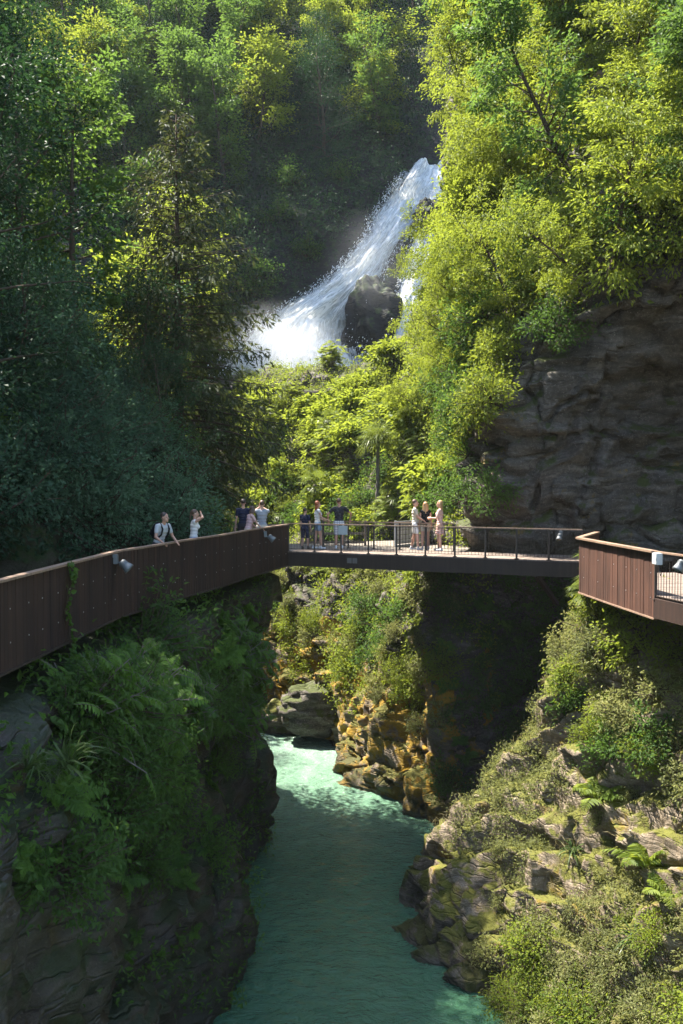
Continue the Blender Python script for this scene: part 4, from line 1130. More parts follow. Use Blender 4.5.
def stream(name, label, rows, off, mat, seed, amp=.35, parent=None, nu=40, nv=140, edge=.5):
    """rows: (y, left x, right x) in the photo, laid on the rock of the mountainside and given its own thickness"""
    rows = np.array(rows, float)
    ys = np.linspace(rows[0, 0], rows[-1, 0], nv)
    lx = np.interp(ys, rows[:, 0], rows[:, 1]); rx = np.interp(ys, rows[:, 0], rows[:, 2])
    P = np.zeros((nv, nu, 3)); A = np.zeros((nv, nu))
    dep = np.array([[np.linalg.norm(hillpoint(a + (b - a) * u, y)) for u in np.linspace(0, 1, 7)] for y, a, b in zip(ys, lx, rx)])
    k = np.ones(9) / 9                                    # water falls in a smoother sheet than the rock under it
    dp = np.pad(dep, ((4, 4), (0, 0)), 'edge'); dep = np.stack([np.convolve(dp[:, j], k, 'valid') for j in range(7)], 1)
    for i in range(nv):
        for j in range(nu):
            u = j / (nu - 1)
            px = lx[i] + (rx[i] - lx[i]) * u
            dd = np.interp(u, np.linspace(0, 1, 7), dep[i]) - off - .8 * math.sin(PI * u)
            P[i, j] = W(px, ys[i], 1.0) / np.linalg.norm(W(px, ys[i], 1.0)) * dd
            A[i, j] = math.sin(PI * u) ** edge
    uvw = np.stack(np.meshgrid(np.linspace(0, 3, nu), np.linspace(0, 14, nv)), -1)
    nz = fbm(np.concatenate([uvw * np.array((2.2, .7)), np.full((nv, nu, 1), seed * 3.1)], 2), 4, seed)
    P[..., 1] -= amp * nz * 1.6; P[..., 2] += amp * .5 * nz
    idx = np.arange(nu * nv).reshape(nv, nu)
    Q = np.stack([idx[:-1, :-1], idx[1:, :-1], idx[1:, 1:], idx[:-1, 1:]], -1).reshape(-1, 4)
    U = np.stack(np.meshgrid(np.linspace(0, 1, nu), np.linspace(0, 1, nv) * nv / 60), -1).reshape(-1, 2)
    o = obj(name, mesh_np(name, P.reshape(-1, 3), Q, [mat], None, A.ravel(), True, U))
    tag(o, label, 'waterfall', kind='structure')
    return o
MAIN = [(162, 414, 450), (180, 398, 444), (200, 384, 434), (215, 374, 424), (235, 367, 408), (255, 350, 392), (270, 336, 385), (285, 318, 378), (300, 296, 368), (320, 264, 354), (345, 238, 360), (365, 224, 366), (395, 208, 372)]
stream('waterfall', 'white main waterfall rushing diagonally down the mountainside', MAIN, .5, M_FALL, 1, .7)
stream('waterfall_veil', 'thin torn veil of water over the main waterfall', [(y, a - 5, b + 4) for y, a, b in MAIN], 1.5, M_FALL2, 2, .6)
SIDE = [(170, 428, 450), (200, 424, 448), (225, 418, 444), (255, 408, 436), (290, 398, 424), (320, 390, 414), (350, 384, 410), (390, 376, 408)]
stream('side_waterfall', 'narrower white stream falling right of the dark wet boulder', SIDE, .9, M_FALL, 5, .3, nu=22)

# drops thrown clear of the sheets
def drops(rows, n, seed):
    rg_ = np.random.default_rng(seed); rows = np.array(rows, float)
    y = rg_.uniform(rows[0, 0] + 8, 385, n); a = np.interp(y, rows[:, 0], rows[:, 1]); b = np.interp(y, rows[:, 0], rows[:, 2])
    u = np.where(rg_.random(n) < .5, rg_.normal(0, .07, n), np.where(rg_.random(n) < .6, rg_.normal(1, .06, n), rg_.random(n)))
    C = np.array([hillpoint(a[i] + (b[i] - a[i]) * u[i], y[i], abs(rg_.normal(1.0, .7)) + .4) for i in range(n)])
    mb = MB(); s = rg_.uniform(.03, .10, n)
    leaves(mb, C, rdir(rg_, n) * .5 + np.array((-.3, -.2, -1.0)), rdir(rg_, n), s * 1.8, s, rg_, 0, None, 4)
    return mb
_m = drops(MAIN, 4200, 3); _s = drops(SIDE, 1500, 4); _m.add(np.concatenate(_s.V), np.concatenate(_s.Q))
m_, nt_ = newmat('white drops'); d_ = N(nt_, 'ShaderNodeBsdfDiffuse', i_Color=(.85, .88, .9, 1)); t_ = N(nt_, 'ShaderNodeBsdfTranslucent', i_Color=(.85, .88, .9, 1)); x_ = N(nt_, 'ShaderNodeMixShader', i_0=.5)
L(nt_, d_.outputs[0], x_.inputs[1]); L(nt_, t_.outputs[0], x_.inputs[2]); L(nt_, x_.outputs[0], N(nt_, 'ShaderNodeOutputMaterial').inputs[0])
tag(_m.build('spray_drops', m_), 'white drops flying off the edges of the waterfall', 'spray', kind='stuff')

def boulder(name, label, c, s, mat, seed, rot=0, amp=.28, cat='rock', n=48, ledge=.06):
    th = np.linspace(0, PI, n); ph = np.linspace(0, 2 * PI, n * 2, endpoint=False)
    T_, P_ = np.meshgrid(th, ph, indexing='ij')
    D = np.stack([np.sin(T_) * np.cos(P_), np.sin(T_) * np.sin(P_), np.cos(T_)], -1)
    r = 1 + amp * fbm(D * 1.3 + seed * 5.7, 4, seed) + amp * .5 * np.round(fbm(D * 1.1 + seed, 2, seed + 3) * 3) / 3 + ledge * np.sin((D @ np.array((.3, .2, .9))) * 14 + 4 * fbm(D * 2, 2, seed + 8)) + .06 * fbm(D * 5, 3, seed + 6)
    V = D * r[..., None] * np.array(s)
    cr, sr = math.cos(rot), math.sin(rot)
    V = V @ np.array(((cr, sr, 0), (-sr, cr, 0), (0, 0, 1)))
    m = n * 2
    idx = np.arange(n * m).reshape(n, m); nx = np.roll(idx, -1, 1)
    Q = np.stack([idx[:-1], idx[1:], nx[1:], nx[:-1]], -1).reshape(-1, 4)
    me = mesh_np(name, V.reshape(-1, 3), Q, [mat], smooth=True)
    o = obj(name, me); o.location = tuple(float(x) for x in c)
    tag(o, label, cat)
    return o
_b = hillpoint(376, 336, .2); boulder('boulder', 'big dark wet boulder with moss splitting the waterfall', _b, (2.5, 2.0, 4.9), M_WET, 3, .2)
_b = hillpoint(430, 225, .4); boulder('boulder', 'dark wet rock at the top right of the waterfall', _b, (1.6, 1.5, 2.4), M_WET, 4, .2)
for px, py, d, s, mt, lb in [(314, 708, 49.5, (1.8, 1.4, 1.2), M_WALL, 'large sunlit boulder at the far bend of the river'), (280, 718, 51.5, (1.5, 1.1, .9), M_BANK, 'pale slanting slab left of the large boulder at the river bend'),
                             (372, 786, 42.2, (1.5, .9, .7), M_OCHRE, 'ochre stained rock at the foot of the sunny wall'),
                             (425, 800, 39.0, (1.0, .9, 1.5), M_OCHRE, 'yellow mossy rock at the corner of the sunny wall'),
                             (112, 1012, 20.0, (1.1, .9, .6), M_CLIFF, 'pale water worn slab at the foot of the left cliff'), (25, 1005, 18.0, (.8, .8, 1.0), M_CLIFF, 'dark rounded rock at the lower left corner'),
                             (215, 940, 25.6, (.85, 1.1, 1.6), M_CLIFF, 'rounded pocked buttress at the foot of the left cliff')]:
    boulder('boulder', lb, W(px, py, d), s, mt, int(px) % 23 + 2, px * .1)
# ------------------------------------------------------------------ walkway, footbridge, platform
DECKZ = -2.45
def rust(name, c0, c1, rough=.75):
    m, nt = newmat(name)
    P = N(nt, 'ShaderNodeTexCoord').outputs['Object']
    a = noise(nt, 1.3, 6, .65, P); b_ = noise(nt, 1.0, 5, .6, mapping(nt, P, scale=(9, 9, .7))); f = noise(nt, 26, 4, .6, P)
    at = N(nt, 'ShaderNodeAttribute', attribute_name='v').outputs['Fac']
    s = mth(nt, 'ADD', mth(nt, 'MULTIPLY', a, .3), mth(nt, 'ADD', mth(nt, 'MULTIPLY', b_, .35), mth(nt, 'MULTIPLY', f, .15)))
    run = ramp(nt, noise(nt, 1.0, 4, .7, mapping(nt, P, scale=(14, 14, .35), loc=(3, 1, 2))), [(.5, (0, 0, 0)), (.72, (1, 1, 1))])
    s = mth(nt, 'ADD', mth(nt, 'ADD', s, mth(nt, 'MULTIPLY', run, .14)), mth(nt, 'MULTIPLY', at, .18))
    c = ramp(nt, s, [(.35, c0), (.62, c1), (.8, tuple(x * 1.5 for x in c1))])
    b = N(nt, 'ShaderNodeBsdfPrincipled', i_Roughness=rough); L(nt, c, b.inputs['Base Color']); b.inputs['Specular IOR Level'].default_value = .35
    bp = N(nt, 'ShaderNodeBump', i_Strength=.3, i_Distance=.01); L(nt, s, bp.inputs['Height']); L(nt, bp.outputs[0], b.inputs['Normal'])
    o = N(nt, 'ShaderNodeOutputMaterial'); L(nt, b.outputs[0], o.inputs[0])
    return m
M_RUST = rust('shaded rusted slats', (.016, .009, .007), (.044, .022, .015))  # darker copy of the corten, with its shade put into the colour
M_RUST_LIT = rust('sunlit rusted slats', (.04, .018, .012), (.095, .042, .027))  # redder, lighter copy of the corten, with sunlight put into the colour
M_STEEL = rust('dark brown steel', (.02, .014, .011), (.05, .034, .026), .55)
M_RAIL = rust('worn wooden handrail', (.12, .075, .05), (.30, .20, .14), .6)
M_DECK = rust('weathered deck boards', (.10, .075, .06), (.22, .17, .14), .8)
M_SCREW = plain('zinc screw head', (.5, .5, .5), .4, .8)
M_GREY = plain('grey lamp housing', (.12, .13, .135), .5, .2, .15)
M_LGREY = plain('pale grey enclosure', (.42, .44, .44), .5, 0, .1)
M_GLASS = plain('dark lamp glass', (.02, .022, .025), .12, 0, .1)
M_CABLE = plain('black cable', (.015, .015, .015), .6)

def cumul(pts):
    pts = np.array(pts, float)
    s = np.concatenate([[0], np.cumsum(np.linalg.norm(np.diff(pts, axis=0), axis=1))])
    return pts, s
def along(pts, s, t):
    return np.array([np.interp(t, s, pts[:, i]) for i in range(pts.shape[1])])

def slat_panel(p, q, z0, z1, mat, parent, out, rg, name='parapet_panel'):
    """upright slats between p and q (xy), screws on them"""
    mb = MB(); p, q = np.array(p), np.array(q); d = q - p; Ln = np.linalg.norm(d); d /= Ln
    n = max(2, round(Ln / .15)); w = Ln / n
    R3 = np.array([[d[0], out[0], 0], [d[1], out[1], 0], [0, 0, 1]])
    c0 = (p + q) / 2 - np.array(out) * .022
    mb.box((*c0, (z0 + z1) / 2), (Ln - .012, .012, z1 - z0 - .03), R3, 0)
    for i in range(n):
        c = p + d * (w * (i + .5)) + np.array(out) * rg.normal() * .003
        wd = w - (.012 if i not in (0,) else .03)
        b0 = mb.n
        mb.box((*c, (z0 + z1) / 2 + rg.normal() * .004), (wd, .026, z1 - z0), R3, 0)
        mb.A[-1][:] = rg.random()
        if i % 5 == 2:
            for f in (.3, .68):
                cc = p + d * (w * (i + .5)) + np.array(out) * .016
                mb.box((*cc, z0 + (z1 - z0) * f), (.022, .01, .022), R3, 1)
    return mb.build(name, [mat, M_SCREW], parent)

def floor_boards(pts, width, inward, z, name, parent, mat=M_DECK):
    """boards across a path given by its outer edge"""
    mb = MB(); P, s = cumul(pts)
    t = 0
    while t < s[-1] - .06:
        a = along(P, s, t); b = along(P, s, min(t + .05, s[-1])); d = unit(b - a); n = np.array((-d[1], d[0])) * inward
        c = a + d * .07 + n * width / 2
        mb.box((*c, z - .02), (.132, width, .04), np.array([[d[0], n[0], 0], [d[1], n[1], 0], [0, 0, 1]]), 0)
        mb.A[-1][:] = R.random()
        t += .14
    return mb.build(name, mat, parent)

def beam_along(pts, z, w, h, name, mat, parent, off=0.0, inward=1, step=3.0):
    mb = MB(); P, s = cumul(pts); n = max(1, int(round(s[-1] / step)))
    tt = np.unique(np.concatenate([s, np.linspace(0, s[-1], n + 1)]))
    Q = []
    for t in tt:
        e = .05; d = unit(along(P, s, min(t + e, s[-1])) - along(P, s, max(t - e, 0)))
        Q.append(along(P, s, t) + np.array((-d[1], d[0])) * inward * off)
    # one continuous swept bar
    V = []
    for i, q in enumerate(Q):
        d = unit(Q[min(i + 1, len(Q) - 1)] - Q[max(i - 1, 0)]); nn = np.array((-d[1], d[0]))
        for a, b in ((-1, -1), (1, -1), (1, 1), (-1, 1)):
            V.append((*(q + nn * a * w / 2), z + b * h / 2))
    F_ = [(i * 4 + j, i * 4 + (j + 1) % 4, (i + 1) * 4 + (j + 1) % 4, (i + 1) * 4 + j) for i in range(len(Q) - 1) for j in range(4)]
    k = (len(Q) - 1) * 4
    F_ += [(3, 2, 1, 0), (k, k + 1, k + 2, k + 3)]
    mb.add(V, F_)
    return mb.build(name, mat, parent)

def railing(pts, z0, z1, step, parent, mat=M_STEEL, bal=.11, rail=True, railmat=M_RAIL, infill=True, inward=1):
    P, s = cumul(pts); n = max(1, int(round(s[-1] / step)))
    for i in range(n + 1):
        a = along(P, s, s[-1] * i / n)
        mb = MB(); mb.box((*a, (z0 + z1) / 2), (.055, .055, z1 - z0)); mb.box((*a, z0 + .012), (.12, .12, .016))
        mb.build('post', mat, parent)
    if infill:
        for i in range(n):
            mb = MB()
            ta, tb = s[-1] * i / n, s[-1] * (i + 1) / n
            k = max(2, int((tb - ta) / bal))
            for j in range(1, k):
                a = along(P, s, ta + (tb - ta) * j / k)
                mb.box((*a, (z0 + z1) / 2 + .03), (.011, .011, z1 - z0 - .12))
            a, b = along(P, s, ta + .03), along(P, s, tb - .03)
            mb.beam((*a, z0 + .09), (*b, z0 + .09), .03, .012); mb.beam((*a, z1 - .03), (*b, z1 - .03), .03, .012)
            mb.build('baluster_panel', mat, parent)
    if rail:
        beam_along(pts, z1 + .018, .085, .036, 'handrail', railmat, parent)

def outward(p, q, side):
    d = unit(np.array(q) - np.array(p)); return np.array((d[1], -d[0])) * side

rg = np.random.default_rng(5)
# left walkway -----------------------------------------------------
wk = empty('walkway', (WALK[1][0], WALK[1][1], DECKZ), 0, 'curving cliffside walkway with tall dark rusty slatted parapet on the left', 'walkway')
def local(o):      # parts are modelled in world coordinates; hang them under the empty without moving them
    o.matrix_parent_inverse = o.parent.matrix_basis.inverted() if False else Matrix.Translation(-o.parent.location)
PW, sW = cumul(WALK[1:])
npan = int(round(sW[-1] / 1.42))
for i in range(npan):
    p, q = along(PW, sW, sW[-1] * i / npan), along(PW, sW, sW[-1] * (i + 1) / npan)
    slat_panel(p, q, BOTZ, RAILZ - .02, M_RUST, wk, outward(p, q, 1), rg)
beam_along(WALK[1:], RAILZ + .0, .15, .04, 'handrail', M_RAIL, wk, .02)
beam_along(WALK[1:], BOTZ - .02, .07, .035, 'bottom_rail', M_STEEL, wk, .0)
floor_boards(WALK[1:], 1.75, 1, DECKZ, 'deck', wk)
beam_along(WALK[1:], DECKZ - .16, .1, .2, 'deck_beam', M_STEEL, wk, .35); beam_along(WALK[1:], DECKZ - .16, .1, .2, 'deck_beam', M_STEEL, wk, 1.45)
# footbridge -------------------------------------------------------
A, B, C_ = np.array((-1.83, 34.45)), np.array((6.6, 30.4)), np.array((7.25, 30.1))
fb = empty('footbridge', (float(A[0]), float(A[1]), DECKZ), 0, 'straight steel footbridge with thin upright balusters crossing the gorge', 'footbridge')
BR = [A, B, C_]
WID = 2.3
floor_boards(BR, WID, 1, DECKZ, 'deck', fb)
beam_along(BR, DECKZ - .27, .09, .46, 'edge_beam', M_STEEL, fb, .0); beam_along(BR, DECKZ - .27, .09, .46, 'edge_beam', M_STEEL, fb, WID)
dB = unit(B - A); nB = np.array((-dB[1], dB[0]))
mb = MB()
for t in np.arange(.6, 11, 1.2):
    a = A + dB * t; mb.beam((*(a + nB * .06), DECKZ - .2), (*(a + nB * (WID - .06)), DECKZ - .2), .08, .16)
mb.build('cross_beams', M_STEEL, fb)
railing(BR, DECKZ, RAILZ, 1.02, fb)
P_, s_ = cumul(BR)
def bback(t): return along(P_, s_, t) + nB * WID
railing([bback(.2), bback(5.2)], DECKZ, RAILZ, 1.02, fb)
# plate hung on the railing, plaque on the beam
mb = MB(); a = A + dB * 2.1 - nB * .04
mb.box((*a, RAILZ - .16), (.34, .015, .30), np.array([[dB[0], nB[0], 0], [dB[1], nB[1], 0], [0, 0, 1]]))
sg = empty('notice_plate', (float(a[0]), float(a[1]), RAILZ - .31), 0, 'blank pale grey plate hung on the footbridge railing beside the man in dark shirt', 'plate')
mb.box((*(a + dB * .12), RAILZ - .005), (.02, .03, .03), m=1); mb.box((*(a - dB * .12), RAILZ - .005), (.02, .03, .03), m=1)
def settle(root):
    for o in col.objects:
        if o.parent is root:
            o.matrix_parent_inverse = Matrix.Translation(-root.location)
bd = mb.build('plate', [M_LGREY, M_STEEL], sg)
hk = MB(); hk.tube([(*(a + dB * .12), RAILZ - .01), (*(a + dB * .12 + nB * .03), RAILZ + .05)], .006, 5); hk.tube([(*(a - dB * .12), RAILZ - .01), (*(a - dB * .12 + nB * .03), RAILZ + .05)], .006, 5)
hk.build('hook', M_STEEL, sg)
mb = MB(); a = A + dB * 2.45 - nB * .052
RB = np.array([[dB[0], nB[0], 0], [dB[1], nB[1], 0], [0, 0, 1]])
mb.box((*a, DECKZ - .24), (.44, .012, .24), RB, 0); mb.box((*(a - dB * .1 - nB * .008), DECKZ - .24), (.17, .01, .18), RB, 1); mb.box((*(a + dB * .1 - nB * .008), DECKZ - .24), (.17, .01, .18), RB, 1)
mb.build('plaque', [M_STEEL, plain('dull metal plate', (.13, .12, .11), .5)], fb)
# cantilever bracket and pier under the right end
mb = MB(); a = A + dB * 8.6
mb.beam((*(a + nB * .3), DECKZ - .5), (*(a + nB * 2.2 + dB * .2), DECKZ - 1.6), .12, .12); mb.beam((*(a + nB * .2), DECKZ - .52), (*(a + nB * 2.2), DECKZ - .52), .12, .12)
mb.build('bracket', M_STEEL, fb)
# viewing platform on the right ------------------------------------
vp = empty('viewing_platform', (7.0, 24.0, DECKZ), 0, 'viewing platform on the right with red brown slatted parapet and pale top rail', 'platform')
VP = [(7.45, 29.0), (6.25, 26.2), (6.42, 24.0), (6.68, 21.2)]
VR = [(6.68, 21.2), (6.93, 20.0), (7.5, 16.5), (7.8, 12.0)]
for p, q in zip(VP[:-1], VP[1:]):
    Ln = np.linalg.norm(np.array(q) - p); n = max(1, round(Ln / 1.45))
    for i in range(n):
        a = np.array(p) + (np.array(q) - p) * i / n; b = np.array(p) + (np.array(q) - p) * (i + 1) / n
        slat_panel(a, b, BOTZ - .02, RAILZ - .02, M_RUST_LIT, vp, -outward(a, b, -1), rg)
beam_along(VP, RAILZ, .16, .045, 'handrail', M_RAIL, vp, -.03); beam_along(VP, BOTZ - .035, .08, .035, 'bottom_rail', M_RAIL, vp)
railing(VR, DECKZ - .1, RAILZ - .02, 1.3, vp, infill=True)
beam_along(VR, DECKZ - .27, .1, .42, 'edge_beam', M_RUST, vp)
floor_boards([(7.45, 29.0), (6.25, 26.2), (6.68, 21.2), (6.93, 20.0), (7.5, 16.5), (7.8, 12.0)][1:], 2.6, 1, DECKZ, 'deck', vp)
beam_along([(6.7, 26.2), (7.1, 21.2), (8.2, 12)], DECKZ - .2, .12, .3, 'deck_beam', M_STEEL, vp)
for r in (wk, fb, vp, sg): settle(r)

# floodlights ------------------------------------------------------
def floodlight(label, pos, az, tilt=-35, s=1.0):
    """grey mounting box, yoke and hooded lamp head"""
    r = empty('floodlight', pos, az, label, 'floodlight')
    mb = MB(); mb.box((0, 0, .02), (.15, .10, .20)); mb.box((0, .055, .10), (.19, .02, .05)); mb.box((0, .02, .135), (.12, .13, .03)); mb.build('mounting_box', M_GREY, r)
    mb = MB(); mb.tube([(0, -.04, -.05), (0, -.13, -.06), (0, -.2, -.09)], .022, 8); mb.beam((-.11, -.2, -.09), (.11, -.2, -.09), .03, .012); mb.build('yoke', M_GREY, r)
    t = rad(tilt); Rm = np.array(Matrix.Rotation(rad(90) - t, 3, 'X'))
    h = MB(); h.lathe([(.0, -.16), (.07, -.16), (.095, -.13), (.105, -.02), (.135, .08), (.14, .13), (.128, .13), (.125, .1)], (0, -.24, -.13), Rm, 18)
    for k in range(5): h.lathe([(.104 + .0, -.12 + k * .025), (.114, -.115 + k * .025), (.104, -.108 + k * .025)], (0, -.24, -.13), Rm, 14)
    head = h.build('lamp_head', M_GREY, r, True)
    g = MB(); g.lathe([(0, .098), (.124, .1), (.124, .108), (0, .11)], (0, -.24, -.13), Rm, 18); g.build('lamp_glass', M_GLASS, head)
    c = MB(); c.tube([(.05, 0, -.08), (.07, .0, -.2), (.03, .03, -.3), (.0, .045, -.22)], .008, 5); c.build('cable', M_CABLE, r)
    r.scale = (s, s, s)
    return r
def on_par(t_y, drop):
    i = np.interp(t_y, PW[:, 1], PW[:, 0]); return i
floodlight('grey floodlight fixed to the dark parapet between the climbing vine and the man with backpack', (on_par(20.85, 0) + .09, 20.85, RAILZ - .16), rad(90), -42, .85)
floodlight('grey floodlight near the end of the dark parapet below the group of three', (on_par(31.6, 0) + .09, 31.6, RAILZ - .22), rad(90), -42, .8)
a = A + dB * 9.45 - nB * .1
floodlight('pale floodlight on the footbridge railing left of the viewing platform', (float(a[0]), float(a[1]), RAILZ - .12), math.atan2(dB[1], dB[0]), -62, .7)
floodlight('pale floodlight on the platform railing at the right edge', (6.98, 20.05, RAILZ - .1), rad(-82), -60, .8)
# junction box
jb_s = .8
jb = empty('junction_box', (6.70, 20.95, RAILZ - .13), rad(-85), 'pale grey junction box on the parapet end beside the floodlight at the right edge', 'junction box')
mb = MB(); mb.box((0, -.07, 0), (.24, .12, .24)); mb.build('enclosure', M_LGREY, jb)
mb = MB(); mb.box((0, -.135, 0), (.22, .014, .22)); mb.box((.09, -.145, .0), (.02, .012, .04)); mb.build('lid', M_LGREY, jb)
mb = MB(); mb.tube([(.08, -.07, -.12), (.11, -.07, -.26), (.17, -.07, -.34), (.24, -.08, -.28)], .01, 6); mb.build('cable', M_CABLE, jb)

# timber fence and pale fence on the path behind the bridge ---------
def rail_fence(label, p, q, z, h, n, nr, mat, cat='fence', bw=.09, pw=.09):
    r = empty('fence', (p[0], p[1], z), 0, label, cat)
    P0_, Q0_ = np.array(p), np.array(q)
    for i in range(n + 1):
        a = P0_ + (Q0_ - P0_) * i / n
        mb = MB(); mb.box((*a, z + h / 2 - .2), (pw, pw, h + .4)); mb.build('post', mat, r)
    for k in range(nr):
        zz = z + h * (k + .75) / nr - .05
        d = unit(Q0_ - P0_); nn = np.array((d[1], -d[0])) * (pw / 2 + .017)
        mb = MB(); mb.beam((*(P0_ + nn), zz), (*(Q0_ + nn), zz), .03, bw); mb.build('rail', mat, r)
    settle(r)
M_TIMBER = rust('grey brown timber', (.10, .075, .05), (.22, .17, .12), .85)
M_PALE = rust('pale silvered boards', (.24, .24, .22), (.40, .39, .36), .8)
rail_fence('low timber fence with three rails behind the boy in navy', (-1.5, 37.6), (.9, 37.9), DECKZ - .1, 1.0, 3, 3, M_TIMBER)
rail_fence('pale boarded fence beside the three standing women', (2.0, 36.9), (3.6, 39.2), DECKZ - .1, 1.05, 2, 6, M_PALE, bw=.15)
rail_fence('short timber fence at the end of the walkway', (-3.9, 36.4), (-2.2, 37.4), DECKZ - .1, 1.05, 2, 2, M_TIMBER)

# path slab that joins walkway and bridge on the far side
mb = MB()
mb.add([(-4.4, 33.6, DECKZ - .03), (-1.7, 34.9, DECKZ - .03), (-.9, 36.6, DECKZ - .03), (4.2, 34.4, DECKZ - .03), (5.2, 38.5, DECKZ - .03), (2.2, 41, DECKZ - .03), (-3.4, 38.2, DECKZ - .03),
        (-4.4, 33.6, -2.72), (-1.7, 34.9, -2.72), (-.9, 36.6, -2.72), (4.2, 34.4, -2.72), (5.2, 38.5, -2.72), (2.2, 41, -2.72), (-3.4, 38.2, -2.72)],
       [(0, 1, 2, 6), (2, 3, 4, 5), (2, 5, 6, 6), (0, 7, 8, 1), (1, 8, 9, 2), (2, 9, 10, 3), (3, 10, 11, 4), (4, 11, 12, 5), (5, 12, 13, 6), (6, 13, 7, 0)])
p_ = mb.build('path', rust('gravel path', (.10, .085, .07), (.26, .22, .18), .9)); tag(p_, 'gravel path behind the footbridge', 'path', kind='structure')

# vine on the parapet ------------------------------------------------
vn = empty('climbing_vine', (-5.0, 17.9, -3.0), 0, 'thin climbing vine growing up the dark parapet left of the floodlight', 'vine')
mb, lb_ = MB(), MB()
yv = 1520 / (569 - 480) * 1.0
k = 34; tt = np.linspace(0, 1, k)
ys_ = 17.95 + .12 * np.sin(tt * 9) + .05 * np.sin(tt * 23); xs_ = np.array([np.interp(y, PW[:, 1], PW[:, 0]) for y in ys_]) + .05
zs_ = -3.15 + tt * 1.62
pts = np.stack([xs_, ys_, zs_], 1)
mb.tube(pts, .007, 5); mb.build('stem', M_BARK, vn)
ii = np.repeat(np.arange(k), np.where((tt < .12) | (tt > .8) | ((tt > .4) & (tt < .5)), 4, 1))
m = len(ii); Cc = pts[ii] + np.stack([R.random(m) * .05, R.normal(size=m) * .05, R.normal(size=m) * .03], 1)
leaves(lb_, Cc, unit(np.stack([.3 + .3 * R.random(m), R.normal(size=m), -.3 + .6 * R.normal(size=m)], 1)), unit(np.stack([np.ones(m), R.normal(size=m) * .4, .4 + R.normal(size=m) * .3], 1)), R.uniform(.09, .16, m), R.uniform(.07, .11, m), R, 0, None, 6)
lb_.build('leaves', L_FERN, vn); settle(vn)
# ------------------------------------------------------------------ people
def capsule(bm, p, q, r0, r1, n=10):
    p, q = np.array(p, float), np.array(q, float)
    d = q - p; Ln = np.linalg.norm(d)
    if Ln < 1e-6: d = np.array((0, 0, 1.)); Ln = 1e-6
    else: d = d / Ln
    k = 5
    prof = [(r0 * math.cos(a), -r0 * math.sin(a)) for a in np.linspace(PI / 2 * .98, 0, k)] + [(r1 * math.cos(a), Ln + r1 * math.sin(a)) for a in np.linspace(0, PI / 2 * .98, k)]
    q_ = Vector((0, 0, 1)).rotation_difference(Vector(d)).to_matrix()
    cap_closed(bm, prof, p, np.array(q_), n)
def cap_closed(mb, prof, c, Rm, n):
    prof = [(max(a, 1e-4), b) for a, b in prof]
    mb.lathe(prof, c, Rm, n)
    m = len(prof); base = mb.n - m * n
    mb.Q.append(np.array([(base + j, base + n - 1 - j, base + n - 1 - j, base + j) for j in range(0)]).reshape(-1, 4).astype(int)) if False else None
def ellipsoid(mb, c, s, Rm=None, n=14):
    a = np.linspace(-PI / 2 * .985, PI / 2 * .985, 9)
    prof = [(math.cos(t), math.sin(t)) for t in a]
    Mx = np.diag(s) if Rm is None else np.array(Rm) @ np.diag(s)
    mb.lathe(prof, c, Mx, n)
def fuse(mb, name, mat, parent, vox=.011, smooth=4):
    me = mb.mesh('tmp', [mat]); o = bpy.data.objects.new('tmp', me); col.objects.link(o)
    r = o.modifiers.new('r', 'REMESH'); r.mode = 'VOXEL'; r.voxel_size = vox
    if smooth:
        s = o.modifiers.new('s', 'SMOOTH'); s.iterations = smooth; s.factor = .5
    dg = bpy.context.evaluated_depsgraph_get(); dg.update()
    m2 = bpy.data.meshes.new_from_object(o.evaluated_get(dg)); m2.name = name
    bpy.data.objects.remove(o)
    m2.materials.clear(); m2.materials.append(mat)
    m2.polygons.foreach_set('use_smooth', np.ones(len(m2.polygons), bool))
    p = obj(name, m2, parent)
    return p
def ik(a, c, l1, l2, pole):
    a, c, pole = map(lambda v: np.array(v, float), (a, c, pole))
    d = c - a; D = np.linalg.norm(d); D2 = min(D, (l1 + l2) * .999); u = d / D
    c = a + u * D2
    x = (l1 * l1 - l2 * l2 + D2 * D2) / (2 * D2); h = math.sqrt(max(0, l1 * l1 - x * x))
    n = pole - u * np.dot(pole, u); n /= np.linalg.norm(n) + 1e-9
    return a + u * x + n * h, c

SKIN = plain('skin', (.48, .28, .20), .5, 0, .06); SKIN2 = plain('tanned skin', (.40, .22, .15), .5, 0, .06)
HAIRD = plain('dark hair', (.03, .02, .015), .55, 0, .4, 40); HAIRB = plain('blond hair', (.36, .22, .10), .5, 0, .35, 40); HAIRR = plain('red hair', (.30, .09, .03), .5, 0, .35, 40); HAIRN = plain('brown hair', (.09, .05, .03), .5, 0, .4, 40)
def cloth(n, c): return plain(n, c, .85, 0, .12, 30, .2, .1)
EYE = plain('eyes', (.03, .02, .02), .3)

